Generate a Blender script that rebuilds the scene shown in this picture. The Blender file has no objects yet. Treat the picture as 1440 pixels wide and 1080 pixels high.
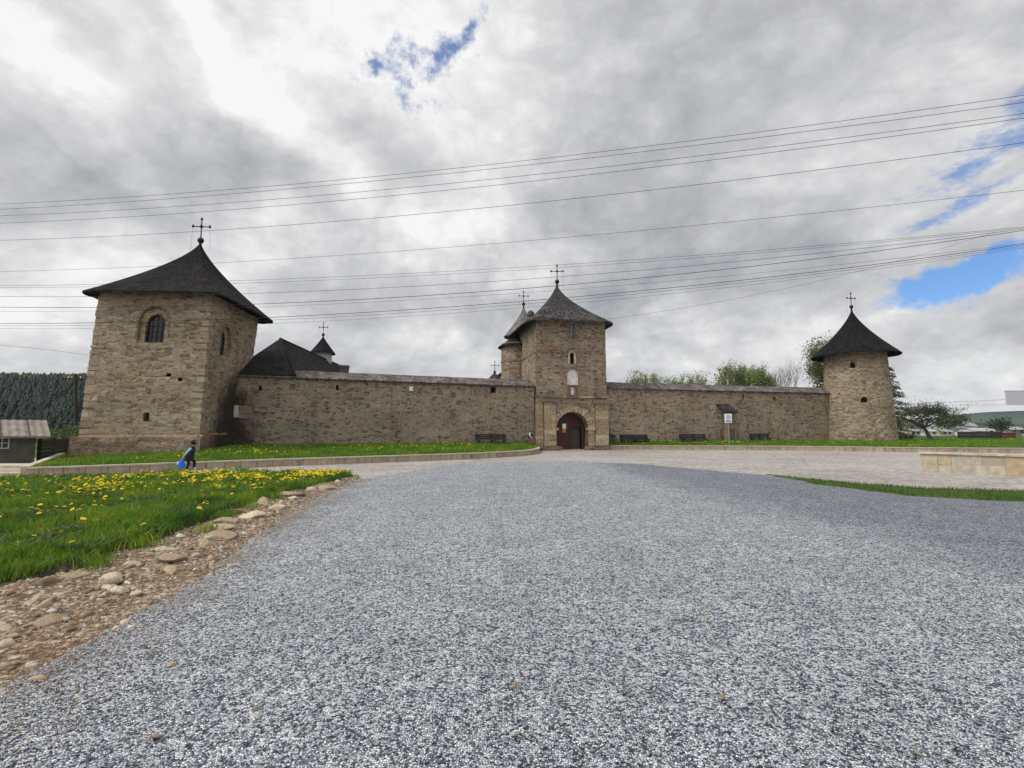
import bpy, bmesh, math, random
import numpy as np
from mathutils import Vector, Matrix, noise, Quaternion

random.seed(7)
RNG = np.random.default_rng(11)
S = bpy.context.scene
COL = S.collection
PI = math.pi
R = math.radians

# ------------------------------------------------------------------ node helpers
def N(nt, kind, ins=None, **props):
    n = nt.nodes.new(kind)
    for k, v in props.items():
        setattr(n, k, v)
    for k, v in (ins or {}).items():
        s = n.inputs[k]
        if isinstance(v, bpy.types.NodeSocket):
            nt.links.new(v, s)
        else:
            if isinstance(v, (tuple, list)) and s.type == 'RGBA' and len(v) == 3:
                v = (*v, 1)
            s.default_value = v
    return n

def math_(nt, op, a, b=None, c=None, clamp=False):
    ins = {0: a}
    if b is not None: ins[1] = b
    if c is not None: ins[2] = c
    return N(nt, 'ShaderNodeMath', ins, operation=op, use_clamp=clamp).outputs[0]

def mix(nt, f, a, b, blend='MIX'):
    n = N(nt, 'ShaderNodeMix', data_type='RGBA', blend_type=blend)
    for idx, v in ((0, f), (6, a), (7, b)):
        s = n.inputs[idx]
        if isinstance(v, bpy.types.NodeSocket): nt.links.new(v, s)
        else: s.default_value = (*v, 1) if isinstance(v, (tuple, list)) and len(v) == 3 else v
    return n.outputs[2]

def ramp(nt, fac, stops, interp='LINEAR'):
    n = N(nt, 'ShaderNodeValToRGB', {0: fac})
    cr = n.color_ramp
    cr.interpolation = interp
    while len(cr.elements) < len(stops): cr.elements.new(0.5)
    for e, (p, c) in zip(cr.elements, stops):
        e.position = p
        e.color = (*c, 1) if isinstance(c, (tuple, list)) else (c, c, c, 1)
    return n.outputs[0]

def smooth(nt, x, a, b):
    return N(nt, 'ShaderNodeMapRange', {0: x, 1: a, 2: b, 3: 0., 4: 1.}, interpolation_type='SMOOTHSTEP').outputs[0]

def vmath(nt, op, a, b=None):
    ins = {0: a}
    if b is not None: ins[1] = b
    return N(nt, 'ShaderNodeVectorMath', ins, operation=op).outputs[0]

def new_mat(name, rough=.9, spec=.2):
    m = bpy.data.materials.new(name)
    m.use_nodes = True
    nt = m.node_tree
    b = nt.nodes['Principled BSDF']
    b.inputs['Roughness'].default_value = rough
    b.inputs['Specular IOR Level'].default_value = spec
    return m, nt, b

def plain(name, col, rough=.8, var=.25, scale=6., bump=.0, metallic=0., spec=.3):
    m, nt, b = new_mat(name, rough, spec)
    tc = N(nt, 'ShaderNodeTexCoord')
    nz = N(nt, 'ShaderNodeTexNoise', {'Vector': tc.outputs['Object'], 'Scale': scale, 'Detail': 6.})
    f = ramp(nt, nz.outputs[0], [(.3, 1 - var), (.7, 1 + var)])
    c = mix(nt, 1., col, f, 'MULTIPLY')
    nt.links.new(c, b.inputs['Base Color'])
    b.inputs['Metallic'].default_value = metallic
    if bump:
        bp = N(nt, 'ShaderNodeBump', {'Height': nz.outputs[0], 'Strength': bump, 'Distance': .02})
        nt.links.new(bp.outputs[0], b.inputs['Normal'])
    return m

def masonry(name, stones, mortar, sx=.36, sy=.15, mw=(.02, .10), smear=.45, tone=(.75, 1.15), seed=0., bump=.9, stain=False, gapk=.6):
    """Rubble stonework laid in rough courses, mortar smeared over part of the stones. UVs are metres."""
    m, nt, b = new_mat(name, .95, .12)
    uv = N(nt, 'ShaderNodeUVMap', uv_map='UVMap').outputs[0]
    uv = vmath(nt, 'ADD', uv, (seed * 13.7, seed * 7.1, 0))
    n1 = N(nt, 'ShaderNodeTexNoise', {'Vector': uv, 'Scale': 1.1, 'Detail': 3.}, noise_dimensions='2D')
    w1 = vmath(nt, 'MULTIPLY', vmath(nt, 'SUBTRACT', n1.outputs[1], (.5, .5, .5)), (.35, .16, 0))
    n2 = N(nt, 'ShaderNodeTexNoise', {'Vector': uv, 'Scale': 7., 'Detail': 4.}, noise_dimensions='2D')
    w2 = vmath(nt, 'MULTIPLY', vmath(nt, 'SUBTRACT', n2.outputs[1], (.5, .5, .5)), (.10, .06, 0))
    p = vmath(nt, 'ADD', vmath(nt, 'ADD', uv, w1), w2)
    p = vmath(nt, 'MULTIPLY', p, (1 / sx, 1 / sy, 1))
    ms = N(nt, 'ShaderNodeTexNoise', {'Vector': uv, 'Scale': .55, 'Detail': 2.}, noise_dimensions='2D')
    p = vmath(nt, 'SCALE', p); nt.links.new(math_(nt, 'SUBTRACT', 1., math_(nt, 'MULTIPLY', math_(nt, 'GREATER_THAN', ms.outputs[0], .55), .24)), p.node.inputs['Scale'])
    v1 = N(nt, 'ShaderNodeTexVoronoi', {'Vector': p, 'Scale': 1., 'Randomness': .9}, voronoi_dimensions='2D', feature='F1')
    v2 = N(nt, 'ShaderNodeTexVoronoi', {'Vector': p, 'Scale': 1., 'Randomness': .9}, voronoi_dimensions='2D', feature='DISTANCE_TO_EDGE')
    sep = N(nt, 'ShaderNodeSeparateColor', {0: v1.outputs['Color']})
    k = len(stones)
    c = ramp(nt, sep.outputs[0], [((i + .0) / k, s) for i, s in enumerate(stones)], 'CONSTANT')
    fine = N(nt, 'ShaderNodeTexNoise', {'Vector': uv, 'Scale': 22., 'Detail': 6., 'Roughness': .7}, noise_dimensions='2D')
    c = mix(nt, 1., c, ramp(nt, fine.outputs[0], [(.25, .55), (.75, 1.4)]), 'MULTIPLY')
    # joint width varies from stone to stone
    e = math_(nt, 'SUBTRACT', v2.outputs[0], math_(nt, 'MULTIPLY', sep.outputs[1], .06))
    mm = smooth(nt, e, mw[0], mw[1])
    sm = N(nt, 'ShaderNodeTexNoise', {'Vector': uv, 'Scale': 2.6, 'Detail': 7., 'Roughness': .75}, noise_dimensions='2D')
    sf = smooth(nt, sm.outputs[0], .66 - smear * .34, .86 - smear * .34)
    dark = math_(nt, 'MULTIPLY', smooth(nt, sep.outputs[2], .86, .88), .6)
    mm = math_(nt, 'MULTIPLY', mm, math_(nt, 'SUBTRACT', 1., math_(nt, 'MULTIPLY', sf, .8)))
    mm = math_(nt, 'MAXIMUM', mm, math_(nt, 'MULTIPLY', dark, smooth(nt, v2.outputs[0], .10, .2)))
    mc = mix(nt, 1., mortar, ramp(nt, fine.outputs[0], [(.2, .6), (.8, 1.3)]), 'MULTIPLY')
    c = mix(nt, mm, mc, c)
    # dark gaps under some stones
    gap = N(nt, 'ShaderNodeTexNoise', {'Vector': vmath(nt, 'MULTIPLY', uv, (2.6, 8., 1)), 'Scale': 1., 'Detail': 3.}, noise_dimensions='2D')
    gf = math_(nt, 'MULTIPLY', smooth(nt, gap.outputs[0], .64, .72), gapk)
    c = mix(nt, gf, c, (.045, .036, .028))
    big = N(nt, 'ShaderNodeTexNoise', {'Vector': uv, 'Scale': .33, 'Detail': 5., 'Roughness': .6}, noise_dimensions='2D')
    c = mix(nt, 1., c, ramp(nt, big.outputs[0], [(.3, (tone[0], tone[0] * .98, tone[0] * .95)), (.7, tone[1])]), 'MULTIPLY')
    hue = N(nt, 'ShaderNodeTexNoise', {'Vector': uv, 'Scale': .8, 'Detail': 4.}, noise_dimensions='2D')
    c = mix(nt, 1., c, ramp(nt, hue.outputs[0], [(.35, (1.03, .985, .93)), (.65, (.98, 1., 1.04))]), 'MULTIPLY')
    st_ = N(nt, 'ShaderNodeTexNoise', {'Vector': vmath(nt, 'MULTIPLY', uv, (1.7, .16, 1)), 'Scale': 1., 'Detail': 6., 'Roughness': .65}, noise_dimensions='2D')
    c = mix(nt, math_(nt, 'MULTIPLY', smooth(nt, st_.outputs[0], .54, .74), .45), c, mix(nt, 1., c, (.50, .47, .44), 'MULTIPLY'))
    c = mix(nt, 1., c, (.92, .905, .915), 'MULTIPLY')
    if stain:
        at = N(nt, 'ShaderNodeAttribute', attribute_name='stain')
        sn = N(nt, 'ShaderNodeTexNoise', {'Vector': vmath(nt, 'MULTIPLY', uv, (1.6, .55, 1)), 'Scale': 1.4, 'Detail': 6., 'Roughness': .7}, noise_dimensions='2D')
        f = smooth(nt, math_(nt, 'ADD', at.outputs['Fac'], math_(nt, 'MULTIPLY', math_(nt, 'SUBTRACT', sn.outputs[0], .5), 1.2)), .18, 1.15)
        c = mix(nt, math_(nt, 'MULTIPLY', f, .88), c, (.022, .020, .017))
    nt.links.new(c, b.inputs['Base Color'])
    h = math_(nt, 'ADD', math_(nt, 'MULTIPLY', mm, .7), math_(nt, 'MULTIPLY', fine.outputs[0], .5))
    h = math_(nt, 'SUBTRACT', h, gf)
    bp = N(nt, 'ShaderNodeBump', {'Height': h, 'Strength': bump, 'Distance': .07})
    nt.links.new(bp.outputs[0], b.inputs['Normal'])
    return m

def shingles(name, c1, c2, w=.17, h=.3, rough=.95, weather=None, spec=.08):
    m, nt, b = new_mat(name, rough, spec)
    uv = N(nt, 'ShaderNodeUVMap', uv_map='UVMap').outputs[0]
    nz0 = N(nt, 'ShaderNodeTexNoise', {'Vector': uv, 'Scale': 5., 'Detail': 3.}, noise_dimensions='2D')
    uvw = vmath(nt, 'ADD', uv, vmath(nt, 'MULTIPLY', vmath(nt, 'SUBTRACT', nz0.outputs[1], (.5, .5, .5)), (.05, .05, 0)))
    br = N(nt, 'ShaderNodeTexBrick', {'Vector': uvw, 'Color1': c1, 'Color2': c2, 'Mortar': tuple(x * .25 for x in c1), 'Scale': 1.,
           'Mortar Size': .008, 'Mortar Smooth': .3, 'Bias': 0., 'Brick Width': w, 'Row Height': h})
    nz = N(nt, 'ShaderNodeTexNoise', {'Vector': uv, 'Scale': .9, 'Detail': 8., 'Roughness': .7}, noise_dimensions='2D')
    c = mix(nt, 1., br.outputs[0], ramp(nt, nz.outputs[0], [(.3, .5), (.7, 1.6)]), 'MULTIPLY')
    fn = N(nt, 'ShaderNodeTexNoise', {'Vector': vmath(nt, 'MULTIPLY', uv, (14., 4., 1)), 'Scale': 1., 'Detail': 5.}, noise_dimensions='2D')
    c = mix(nt, 1., c, ramp(nt, fn.outputs[0], [(.3, .7), (.7, 1.3)]), 'MULTIPLY')
    if weather:
        wn = N(nt, 'ShaderNodeTexNoise', {'Vector': vmath(nt, 'MULTIPLY', uv, (1.2, .35, 1)), 'Scale': 1., 'Detail': 8., 'Roughness': .75}, noise_dimensions='2D')
        c = mix(nt, math_(nt, 'MULTIPLY', smooth(nt, wn.outputs[0], .52, .72), .75), c, weather)
    nt.links.new(c, b.inputs['Base Color'])
    lines = math_(nt, 'FRACT', math_(nt, 'DIVIDE', N(nt, 'ShaderNodeSeparateXYZ', {0: uvw}).outputs[1], h))
    c = mix(nt, 1., c, ramp(nt, lines, [(0., .45), (.22, 1.), (1., 1.12)]), 'MULTIPLY')
    nt.links.new(c, b.inputs['Base Color'])
    sy = N(nt, 'ShaderNodeSeparateXYZ', {0: uvw})
    saw = math_(nt, 'FRACT', math_(nt, 'DIVIDE', sy.outputs[1], h))
    ht = math_(nt, 'ADD', math_(nt, 'MULTIPLY', saw, -.8), math_(nt, 'MULTIPLY', br.outputs[1], -.6))
    ht = math_(nt, 'ADD', ht, math_(nt, 'MULTIPLY', fn.outputs[0], .5))
    bp = N(nt, 'ShaderNodeBump', {'Height': ht, 'Strength': 1., 'Distance': .06})
    nt.links.new(bp.outputs[0], b.inputs['Normal'])
    return m

def attr_mat(name, rough=.8, spec=.25, var=.25, scale=30., trans=0., bump=0.):
    """Colour comes from the mesh attribute 'col' (own colour of each stone, leaf, block ...)."""
    m, nt, b = new_mat(name, rough, spec)
    at = N(nt, 'ShaderNodeAttribute', attribute_name='col')
    tc = N(nt, 'ShaderNodeTexCoord')
    nz = N(nt, 'ShaderNodeTexNoise', {'Vector': tc.outputs['Object'], 'Scale': scale, 'Detail': 5.})
    c = mix(nt, 1., at.outputs['Color'], ramp(nt, nz.outputs[0], [(.3, 1 - var), (.7, 1 + var)]), 'MULTIPLY')
    nt.links.new(c, b.inputs['Base Color'])
    if bump:
        bp = N(nt, 'ShaderNodeBump', {'Height': nz.outputs[0], 'Strength': bump, 'Distance': .03})
        nt.links.new(bp.outputs[0], b.inputs['Normal'])
    if trans:
        t = N(nt, 'ShaderNodeBsdfTranslucent', {'Color': c})
        ms = N(nt, 'ShaderNodeMixShader', {0: trans, 1: b.outputs[0], 2: t.outputs[0]})
        nt.links.new(ms.outputs[0], nt.nodes['Material Output'].inputs[0])
    return m

# ------------------------------------------------------------------ mesh helpers
class MB:
    """Collects faces; build() links them as ONE mesh object."""
    def __init__(s):
        s.v = []; s.f = []; s.uv = []; s.mi = []; s.col = []; s.st = []
    def face(s, pts, uv=None, mi=0, col=None, st=None):
        i = len(s.v)
        s.v.extend([tuple(p) for p in pts])
        s.f.append(tuple(range(i, i + len(pts))))
        s.uv.append(uv if uv else [(p[0], p[2] + p[1]) for p in pts])
        s.mi.append(mi); s.col.append(col or (1, 1, 1)); s.st.append(st or [0.] * len(pts))
    def box(s, x0, x1, y0, y1, z0, z1, mi=0, col=None, M=None, jit=0., taper=0.):
        c = []
        for z, t in ((z0, 0.), (z1, taper)):
            for x, y in ((x0 + t, y0 + t), (x1 - t, y0 + t), (x1 - t, y1 - t), (x0 + t, y1 - t)):
                p = Vector((x, y, z))
                if jit: p += Vector((random.uniform(-jit, jit), random.uniform(-jit, jit), random.uniform(-jit, jit)))
                c.append(p)
        o = (random.uniform(0, 9), random.uniform(0, 9))
        for q in ((0, 3, 2, 1), (4, 5, 6, 7), (0, 1, 5, 4), (1, 2, 6, 5), (2, 3, 7, 6), (3, 0, 4, 7)):
            P = [c[i] for i in q]
            a = P[1] - P[0]; n = a.cross(P[2] - P[0])
            if abs(n.z) > max(abs(n.x), abs(n.y)): uv = [(p.x + o[0], p.y + o[1]) for p in P]
            elif abs(n.y) > abs(n.x): uv = [(p.x + o[0], p.z + o[1]) for p in P]
            else: uv = [(p.y + o[0], p.z + o[1]) for p in P]
            s.face([M @ p for p in P] if M else P, uv, mi, col)
    def tube(s, pts, r0, r1=None, n=8, mi=0, col=None, cap=True):
        pts = [Vector(p) for p in pts]
        r1 = r0 if r1 is None else r1
        rings = []
        L = len(pts)
        for i, p in enumerate(pts):
            d = (pts[min(i + 1, L - 1)] - pts[max(i - 1, 0)]).normalized()
            a = d.orthogonal().normalized() if i == 0 else (ax - d * ax.dot(d)).normalized()
            ax = a
            b = d.cross(a)
            r = (r0 + (r1 - r0) * i / (L - 1)) if not isinstance(r0, (list, tuple)) else r0[i]
            rings.append([p + (a * math.cos(2 * PI * k / n) + b * math.sin(2 * PI * k / n)) * r for k in range(n)])
        acc = 0
        for i in range(L - 1):
            ln = (pts[i + 1] - pts[i]).length
            for k in range(n):
                j = (k + 1) % n
                s.face([rings[i][k], rings[i][j], rings[i + 1][j], rings[i + 1][k]],
                       [(k * .1, acc), (k * .1 + .1, acc), (k * .1 + .1, acc + ln), (k * .1, acc + ln)], mi, col)
            acc += ln
        if cap:
            s.face(rings[0][::-1], None, mi, col); s.face(rings[-1], None, mi, col)
    def lathe(s, prof, c=(0, 0, 0), n=24, mi=0, col=None):
        c = Vector(c)
        acc = 0
        for i in range(len(prof) - 1):
            (ra, za), (rb, zb) = prof[i], prof[i + 1]
            ln = math.hypot(rb - ra, zb - za); rm = max(ra, rb)
            for k in range(n):
                a0, a1 = 2 * PI * k / n, 2 * PI * (k + 1) / n
                P = [c + Vector((ra * math.cos(a0), ra * math.sin(a0), za)), c + Vector((ra * math.cos(a1), ra * math.sin(a1), za)),
                     c + Vector((rb * math.cos(a1), rb * math.sin(a1), zb)), c + Vector((rb * math.cos(a0), rb * math.sin(a0), zb))]
                U = [(a0 * rm, acc), (a1 * rm, acc), (a1 * rm, acc + ln), (a0 * rm, acc + ln)]
                if ra < 1e-6: P, U = P[1:], U[1:]
                elif rb < 1e-6: P, U = P[:3], U[:3]
                s.face(P, U, mi, col)
            acc += ln
    def build(s, name, mats, parent=None, smooth=False, loc=None, merge=True, cust=None):
        me = bpy.data.meshes.new(name)
        me.from_pydata(s.v, [], s.f)
        mats = mats if isinstance(mats, (list, tuple)) else [mats]
        for m in mats: me.materials.append(m)
        me.polygons.foreach_set('material_index', s.mi)
        ul = me.uv_layers.new(name='UVMap')
        ul.data.foreach_set('uv', [c for u in s.uv for p in u for c in p])
        ca = me.color_attributes.new('col', 'FLOAT_COLOR', 'CORNER')
        ca.data.foreach_set('color', [x for f, c in zip(s.f, s.col) for _ in f for x in (c[0], c[1], c[2], 1.)])
        if any(any(t) for t in s.st):
            sa = me.attributes.new('stain', 'FLOAT', 'POINT')
            sa.data.foreach_set('value', [x for t in s.st for x in t])
        if smooth:
            bm = bmesh.new(); bm.from_mesh(me)
            bmesh.ops.remove_doubles(bm, verts=bm.verts, dist=.0008)
            for f in bm.faces: f.smooth = True
            for e in bm.edges:
                if len(e.link_faces) == 2 and e.calc_face_angle(0) > R(38): e.smooth = False
            bm.to_mesh(me); bm.free()
        me.update()
        o = bpy.data.objects.new(name, me)
        COL.objects.link(o)
        if parent: o.parent = parent
        if loc: o.location = loc
        return o

def mesh_np(name, V, faces, mat, cols=None, parent=None, smooth=False):
    """Large meshes straight from numpy arrays; faces is a list of (k, n) index arrays; cols is per vertex."""
    me = bpy.data.meshes.new(name)
    V = np.asarray(V, np.float32)
    me.vertices.add(len(V)); me.vertices.foreach_set('co', V.ravel())
    loops = np.concatenate([f.ravel() for f in faces]).astype(np.int32)
    tot = np.concatenate([np.full(len(f), f.shape[1], np.int32) for f in faces])
    st = np.concatenate([[0], np.cumsum(tot)[:-1]]).astype(np.int32)
    me.loops.add(len(loops)); me.loops.foreach_set('vertex_index', loops)
    me.polygons.add(len(tot)); me.polygons.foreach_set('loop_start', st)
    if smooth: me.polygons.foreach_set('use_smooth', np.ones(len(tot), bool))
    for m in (mat if isinstance(mat, (list, tuple)) else [mat]): me.materials.append(m)
    if cols is not None:
        ca = me.color_attributes.new('col', 'FLOAT_COLOR', 'POINT')
        c4 = np.ones((len(V), 4), np.float32); c4[:, :3] = cols
        ca.data.foreach_set('color', c4.ravel())
    me.update(calc_edges=True); me.validate()
    o = bpy.data.objects.new(name, me); COL.objects.link(o)
    if parent: o.parent = parent
    return o

def tag(o, label=None, cat=None, group=None, kind=None):
    if label: o['label'] = label
    if cat: o['category'] = cat
    if group: o['group'] = group
    if kind: o['kind'] = kind
    return o

def thing(name, label, cat, loc=(0, 0, 0), rz=0., group=None):
    o = bpy.data.objects.new(name, None); COL.objects.link(o)
    o.empty_display_size = .3
    o.location = loc; o.rotation_euler = (0, 0, rz)
    return tag(o, label, cat, group)

def steps(a, b, st, extra=()):
    n = max(1, math.ceil((b - a) / st))
    q = sorted(set([round(a + (b - a) * i / n, 5) for i in range(n + 1)] + [round(x, 5) for x in extra if a < x < b]))
    return q

def panel(mb, f, u0, u1, z0, z1, holes=(), st=.8, mi=0, uo=(0, 0), stf=None):
    """A wall skin through f(u, z, d) with openings; hole = (ua, ub, za, zb, arched, depth): zb is the springing when arched."""
    ue, ze = [], []
    for (ua, ub, za, zb, ar, dp) in holes:
        ue += [ua, ub]; ze += [za, zb] + ([zb + (ub - ua) / 2] if ar else [])
    U, Z = steps(u0, u1, st, ue), steps(z0, z1, st, ze)
    def q(pts, d=(0, 0, 0, 0)):
        mb.face([f(u, z, dd) for (u, z), dd in zip(pts, d)], [(u + dd + uo[0], z + uo[1]) for (u, z), dd in zip(pts, d)], mi,
                None, [stf(u, z) for u, z in pts] if stf else None)
    for a, b in zip(U, U[1:]):
        for c, d in zip(Z, Z[1:]):
            m, n = (a + b) / 2, (c + d) / 2
            skip = False
            for (ua, ub, za, zb, ar, dp) in holes:
                if ua < m < ub and za < n < zb + ((ub - ua) / 2 if ar else 0): skip = True
            if not skip: q([(a, c), (b, c), (b, d), (a, d)])
    for (ua, ub, za, zb, ar, dp) in holes:
        q([(ua, za), (ua, za), (ua, zb), (ua, zb)], (0, dp, dp, 0))
        q([(ub, za), (ub, zb), (ub, zb), (ub, za)], (0, 0, dp, dp))
        q([(ua, za), (ub, za), (ub, za), (ua, za)], (0, 0, dp, dp))
        if not ar: q([(ua, zb), (ua, zb), (ub, zb), (ub, zb)], (0, dp, dp, 0))
        else:
            r = (ub - ua) / 2; cx = (ua + ub) / 2; top = zb + r; n = 14
            P = [(cx - r * math.cos(PI * i / n), zb + r * math.sin(PI * i / n)) for i in range(n + 1)]
            for (a, c), (b, d) in zip(P, P[1:]):
                q([(a, c), (b, d), (b, top), (a, top)])
                q([(a, c), (a, c), (b, d), (b, d)], (0, dp, dp, 0))

def arch_plate(mb, f, ua, ub, za, zb, d, mi=0, arched=True):
    """The plate that closes an opening at depth d."""
    if not arched:
        mb.face([f(u, z, d) for u, z in ((ua, za), (ub, za), (ub, zb), (ua, zb))], [(ua, za), (ub, za), (ub, zb), (ua, zb)], mi); return
    r = (ub - ua) / 2; cx = (ua + ub) / 2
    P = [(ua, za), (ub, za)] + [(cx + r * math.cos(PI * i / 14), zb + r * math.sin(PI * i / 14)) for i in range(15)]
    mb.face([f(u, z, d) for u, z in P], P, mi)

def arch_ring(mb, f, cx, za, zb, r0, r1, d0, d1, n=13, mi=0, col=None, jam=True, gap=.012):
    """Voussoirs round an arch standing d0 proud (negative) of the face, with jamb blocks down to za."""
    def blk(P):
        F = [f(u, z, d0) for u, z in P]; B = [f(u, z, d1) for u, z in P]
        c = col() if col else None
        o = random.uniform(0, 9)
        mb.face(F, [(u + o, z) for u, z in P], mi, c)
        for i in range(len(P)):
            j = (i + 1) % len(P)
            mb.face([F[j], F[i], B[i], B[j]], [(P[j][0] + o, P[j][1]), (P[i][0] + o, P[i][1]), (P[i][0] + o + .1, P[i][1]), (P[j][0] + o + .1, P[j][1])], mi, c)
    for i in range(n):
        a, b = PI * i / n + gap, PI * (i + 1) / n - gap
        ro = r1 + random.uniform(-.04, .04) * (r1 - r0) * 3
        blk([(cx + r0 * math.cos(a), zb + r0 * math.sin(a)), (cx + ro * math.cos(a), zb + ro * math.sin(a)),
             (cx + ro * math.cos(b), zb + ro * math.sin(b)), (cx + r0 * math.cos(b), zb + r0 * math.sin(b))])
    if jam:
        z = za
        while z < zb - .05:
            h = min(random.uniform(.28, .45), zb - z)
            if zb - z - h < .15: h = zb - z
            for s in (-1, 1):
                a, b = sorted((cx + s * r0, cx + s * (r1 + random.uniform(-.05, .05))))
                blk([(a, z + gap), (b, z + gap), (b, z + h - gap), (a, z + h - gap)])
            z += h

def roof_mesh(cx, cy, hx, hy, z0, H, p, nn=(5., 14.), rows=16, n=96, drop=.12, inner=.75, rot=0., ax=0.):
    """Flared pyramid (p-norm section) roof with an eave board and soffit. nn: roundness exponent at eave and apex."""
    mb = MB()
    def ring(s, ex, z):
        out = []
        for k in range(n):
            a = 2 * PI * k / n + rot
            c, si = math.cos(a), math.sin(a)
            r = (abs(c) ** ex + abs(si) ** ex) ** (-1 / ex)
            jz = random.uniform(-.035, .02) if s > .999 else 0.
            out.append(Vector((cx + ax * max(0, (z - z0) / H) + hx * s * r * c, cy + hy * s * r * si, z + jz)))
        return out
    rings = []
    for i in range(rows + 1):
        t = i / rows
        s = max((1 - t) ** p, .012)
        rings.append(ring(s, nn[0] + (nn[1] - nn[0]) * min(1, t * 2), z0 + H * t))
    per = 2 * PI * (hx + hy) / 2 * 1.15
    acc = 0
    for i in range(rows):
        ln = (rings[i + 1][0] - rings[i][0]).length
        for k in range(n):
            j = (k + 1) % n
            sc = .35 + .65 * (1 - i / rows)
            mb.face([rings[i][k], rings[i][j], rings[i + 1][j], rings[i + 1][k]],
                    [(k / n * per, acc), ((k + 1) / n * per, acc), ((k + 1) / n * per, acc + ln), (k / n * per, acc + ln)])
        acc += ln
    e = ring(1.0, nn[0], z0 - drop)
    w = ring(inner, nn[1], z0 + .12)
    for k in range(n):
        j = (k + 1) % n
        mb.face([e[k], e[j], rings[0][j], rings[0][k]], [(k / n * per, -.1), ((k + 1) / n * per, -.1), ((k + 1) / n * per, 0), (k / n * per, 0)])
        mb.face([w[k], w[j], e[j], e[k]], [(k / n * per, -1), ((k + 1) / n * per, -1), ((k + 1) / n * per, -.1), (k / n * per, -.1)])
    return mb

def finial(parent, c, s, mat, rz=0.):
    """Ball, stem and a three-armed metal cross with knobs, stayed by thin chains."""
    x, y, z = c
    b = MB()
    b.lathe([(.0, -.35 * s), (.13 * s, -.3 * s), (.09 * s, -.05 * s), (.1 * s, .0), (.2 * s, .12 * s), (.24 * s, .25 * s), (.18 * s, .4 * s), (.07 * s, .48 * s), (.0, .5 * s)], (x, y, z), 14)
    b.build('finial_ball', mat, parent, smooth=True)
    m = MB()
    zt = z + 1.95 * s; za = z + 1.35 * s; w = .62 * s
    ca, sa = math.cos(rz), math.sin(rz)
    m.tube([(x, y, z + .4 * s), (x, y, zt)], .045 * s, .038 * s, 6)
    L, Rr = (x - ca * w, y - sa * w, za), (x + ca * w, y + sa * w, za)
    m.tube([L, Rr], .038 * s, n=6)
    for p, r in (((x, y, zt), .10), (L, .10), (Rr, .10), ((x, y, za), .125)):
        m.lathe([(0, -r * s), (r * .7 * s, -r * .7 * s), (r * s, 0), (r * .7 * s, r * .8 * s), (r * .25 * s, r * 1.6 * s), (0, r * 1.9 * s)], p, 8)
    m.build('cross', mat, parent, smooth=True)
    for P, sg in ((L, -1), (Rr, 1)):
        g = MB(); g.tube([P, (x + sg * ca * w * 1.15, y + sg * sa * w * 1.15, z - .55 * s)], .007 * s, n=4)
        g.build('stay_chain', mat, parent)

# ------------------------------------------------------------------ materials
STONE = [(.20, .155, .105), (.34, .27, .185), (.42, .34, .24), (.29, .235, .17), (.46, .385, .28), (.37, .295, .20), (.25, .195, .135), (.40, .335, .25)]
WSTONE = [(.27, .222, .162), (.37, .305, .222), (.30, .25, .185), (.40, .335, .245), (.20, .152, .11), (.35, .29, .215), (.255, .21, .16), (.15, .115, .085), (.34, .28, .205)]
MORT = (.46, .385, .275)
M_left = masonry('stone_tower_rubble', STONE, MORT, .52, .165, (.0, .06), .38, (.80, 1.12), 1., stain=True, bump=.75)
M_wall = masonry('stone_curtain_rubble', WSTONE, (.46, .395, .30), .46, .17, (.0, .10), .5, (.86, 1.12), 2., stain=True, bump=.8, gapk=.55)
M_wall2 = masonry('stone_curtain_rubble_brown', WSTONE, (.45, .375, .27), .44, .165, (.0, .09), .42, (.84, 1.12), 3., stain=True, bump=.8, gapk=.55)
M_quoin = masonry('stone_quoins', [(.42, .345, .25), (.36, .29, .21), (.47, .40, .3), (.33, .27, .2)], (.38, .31, .22), 1.3, .5, (.0, .03), .2, (.84, 1.12), 8., bump=.6, gapk=.3)
M_gate = masonry('stone_gate_rubble', WSTONE + STONE[1:4], (.42, .34, .24), .44, .17, (.0, .07), .38, (.78, 1.12), 4., bump=.85, stain=True)
M_round = masonry('stone_round_rubble', STONE, (.47, .39, .28), .46, .15, (.0, .06), .35, (.82, 1.12), 5., stain=True)
M_plinth = masonry('stone_plinth_rubble', [(.36, .25, .16), (.25, .19, .13), (.40, .31, .22), (.32, .22, .15), (.43, .35, .25)], (.40, .32, .225), .45, .18, (.0, .08), .4, (.78, 1.12), 6., stain=True)
M_brick = masonry('old_red_brick', [(.30, .13, .08), (.36, .18, .115), (.26, .125, .085), (.40, .26, .18)], (.42, .33, .24), .26, .085, (.06, .16), .5, (.8, 1.15), 7.)
M_ashlar = attr_mat('sandstone_ashlar', .92, .12, .38, 5., bump=.6)
M_roofL = shingles('dark_wood_shingles', (.008, .0075, .007), (.026, .023, .021), weather=(.036, .031, .026))
M_roofG = shingles('grey_wood_shingles', (.022, .020, .020), (.095, .085, .083), .26, .32, weather=(.105, .09, .088))
M_roofR = shingles('black_wood_shingles', (.0075, .0075, .0085), (.018, .018, .020), weather=(.021, .021, .022))
M_roofC = shingles('weathered_cap_shingles', (.085, .072, .066), (.185, .155, .145), .26, .28, weather=(.125, .10, .09))
M_roofS = shingles('pale_steeple_shingles', (.13, .12, .115), (.22, .2, .19), weather=(.25, .22, .21))
M_hall = shingles('hall_shingles', (.015, .0138, .0125), (.030, .027, .024), weather=(.042, .036, .03))
M_black = plain('blackened_iron', (.012, .012, .013), .6, .2, 9.)
M_void = plain('dark_interior', (.010, .009, .008), 1., .2, 3.)
M_wood = plain('dark_stained_timber', (.035, .024, .018), .75, .4, 9., .3)
M_fence = plain('weathered_dark_boards', (.04, .034, .028), .85, .45, 7., .3)
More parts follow.
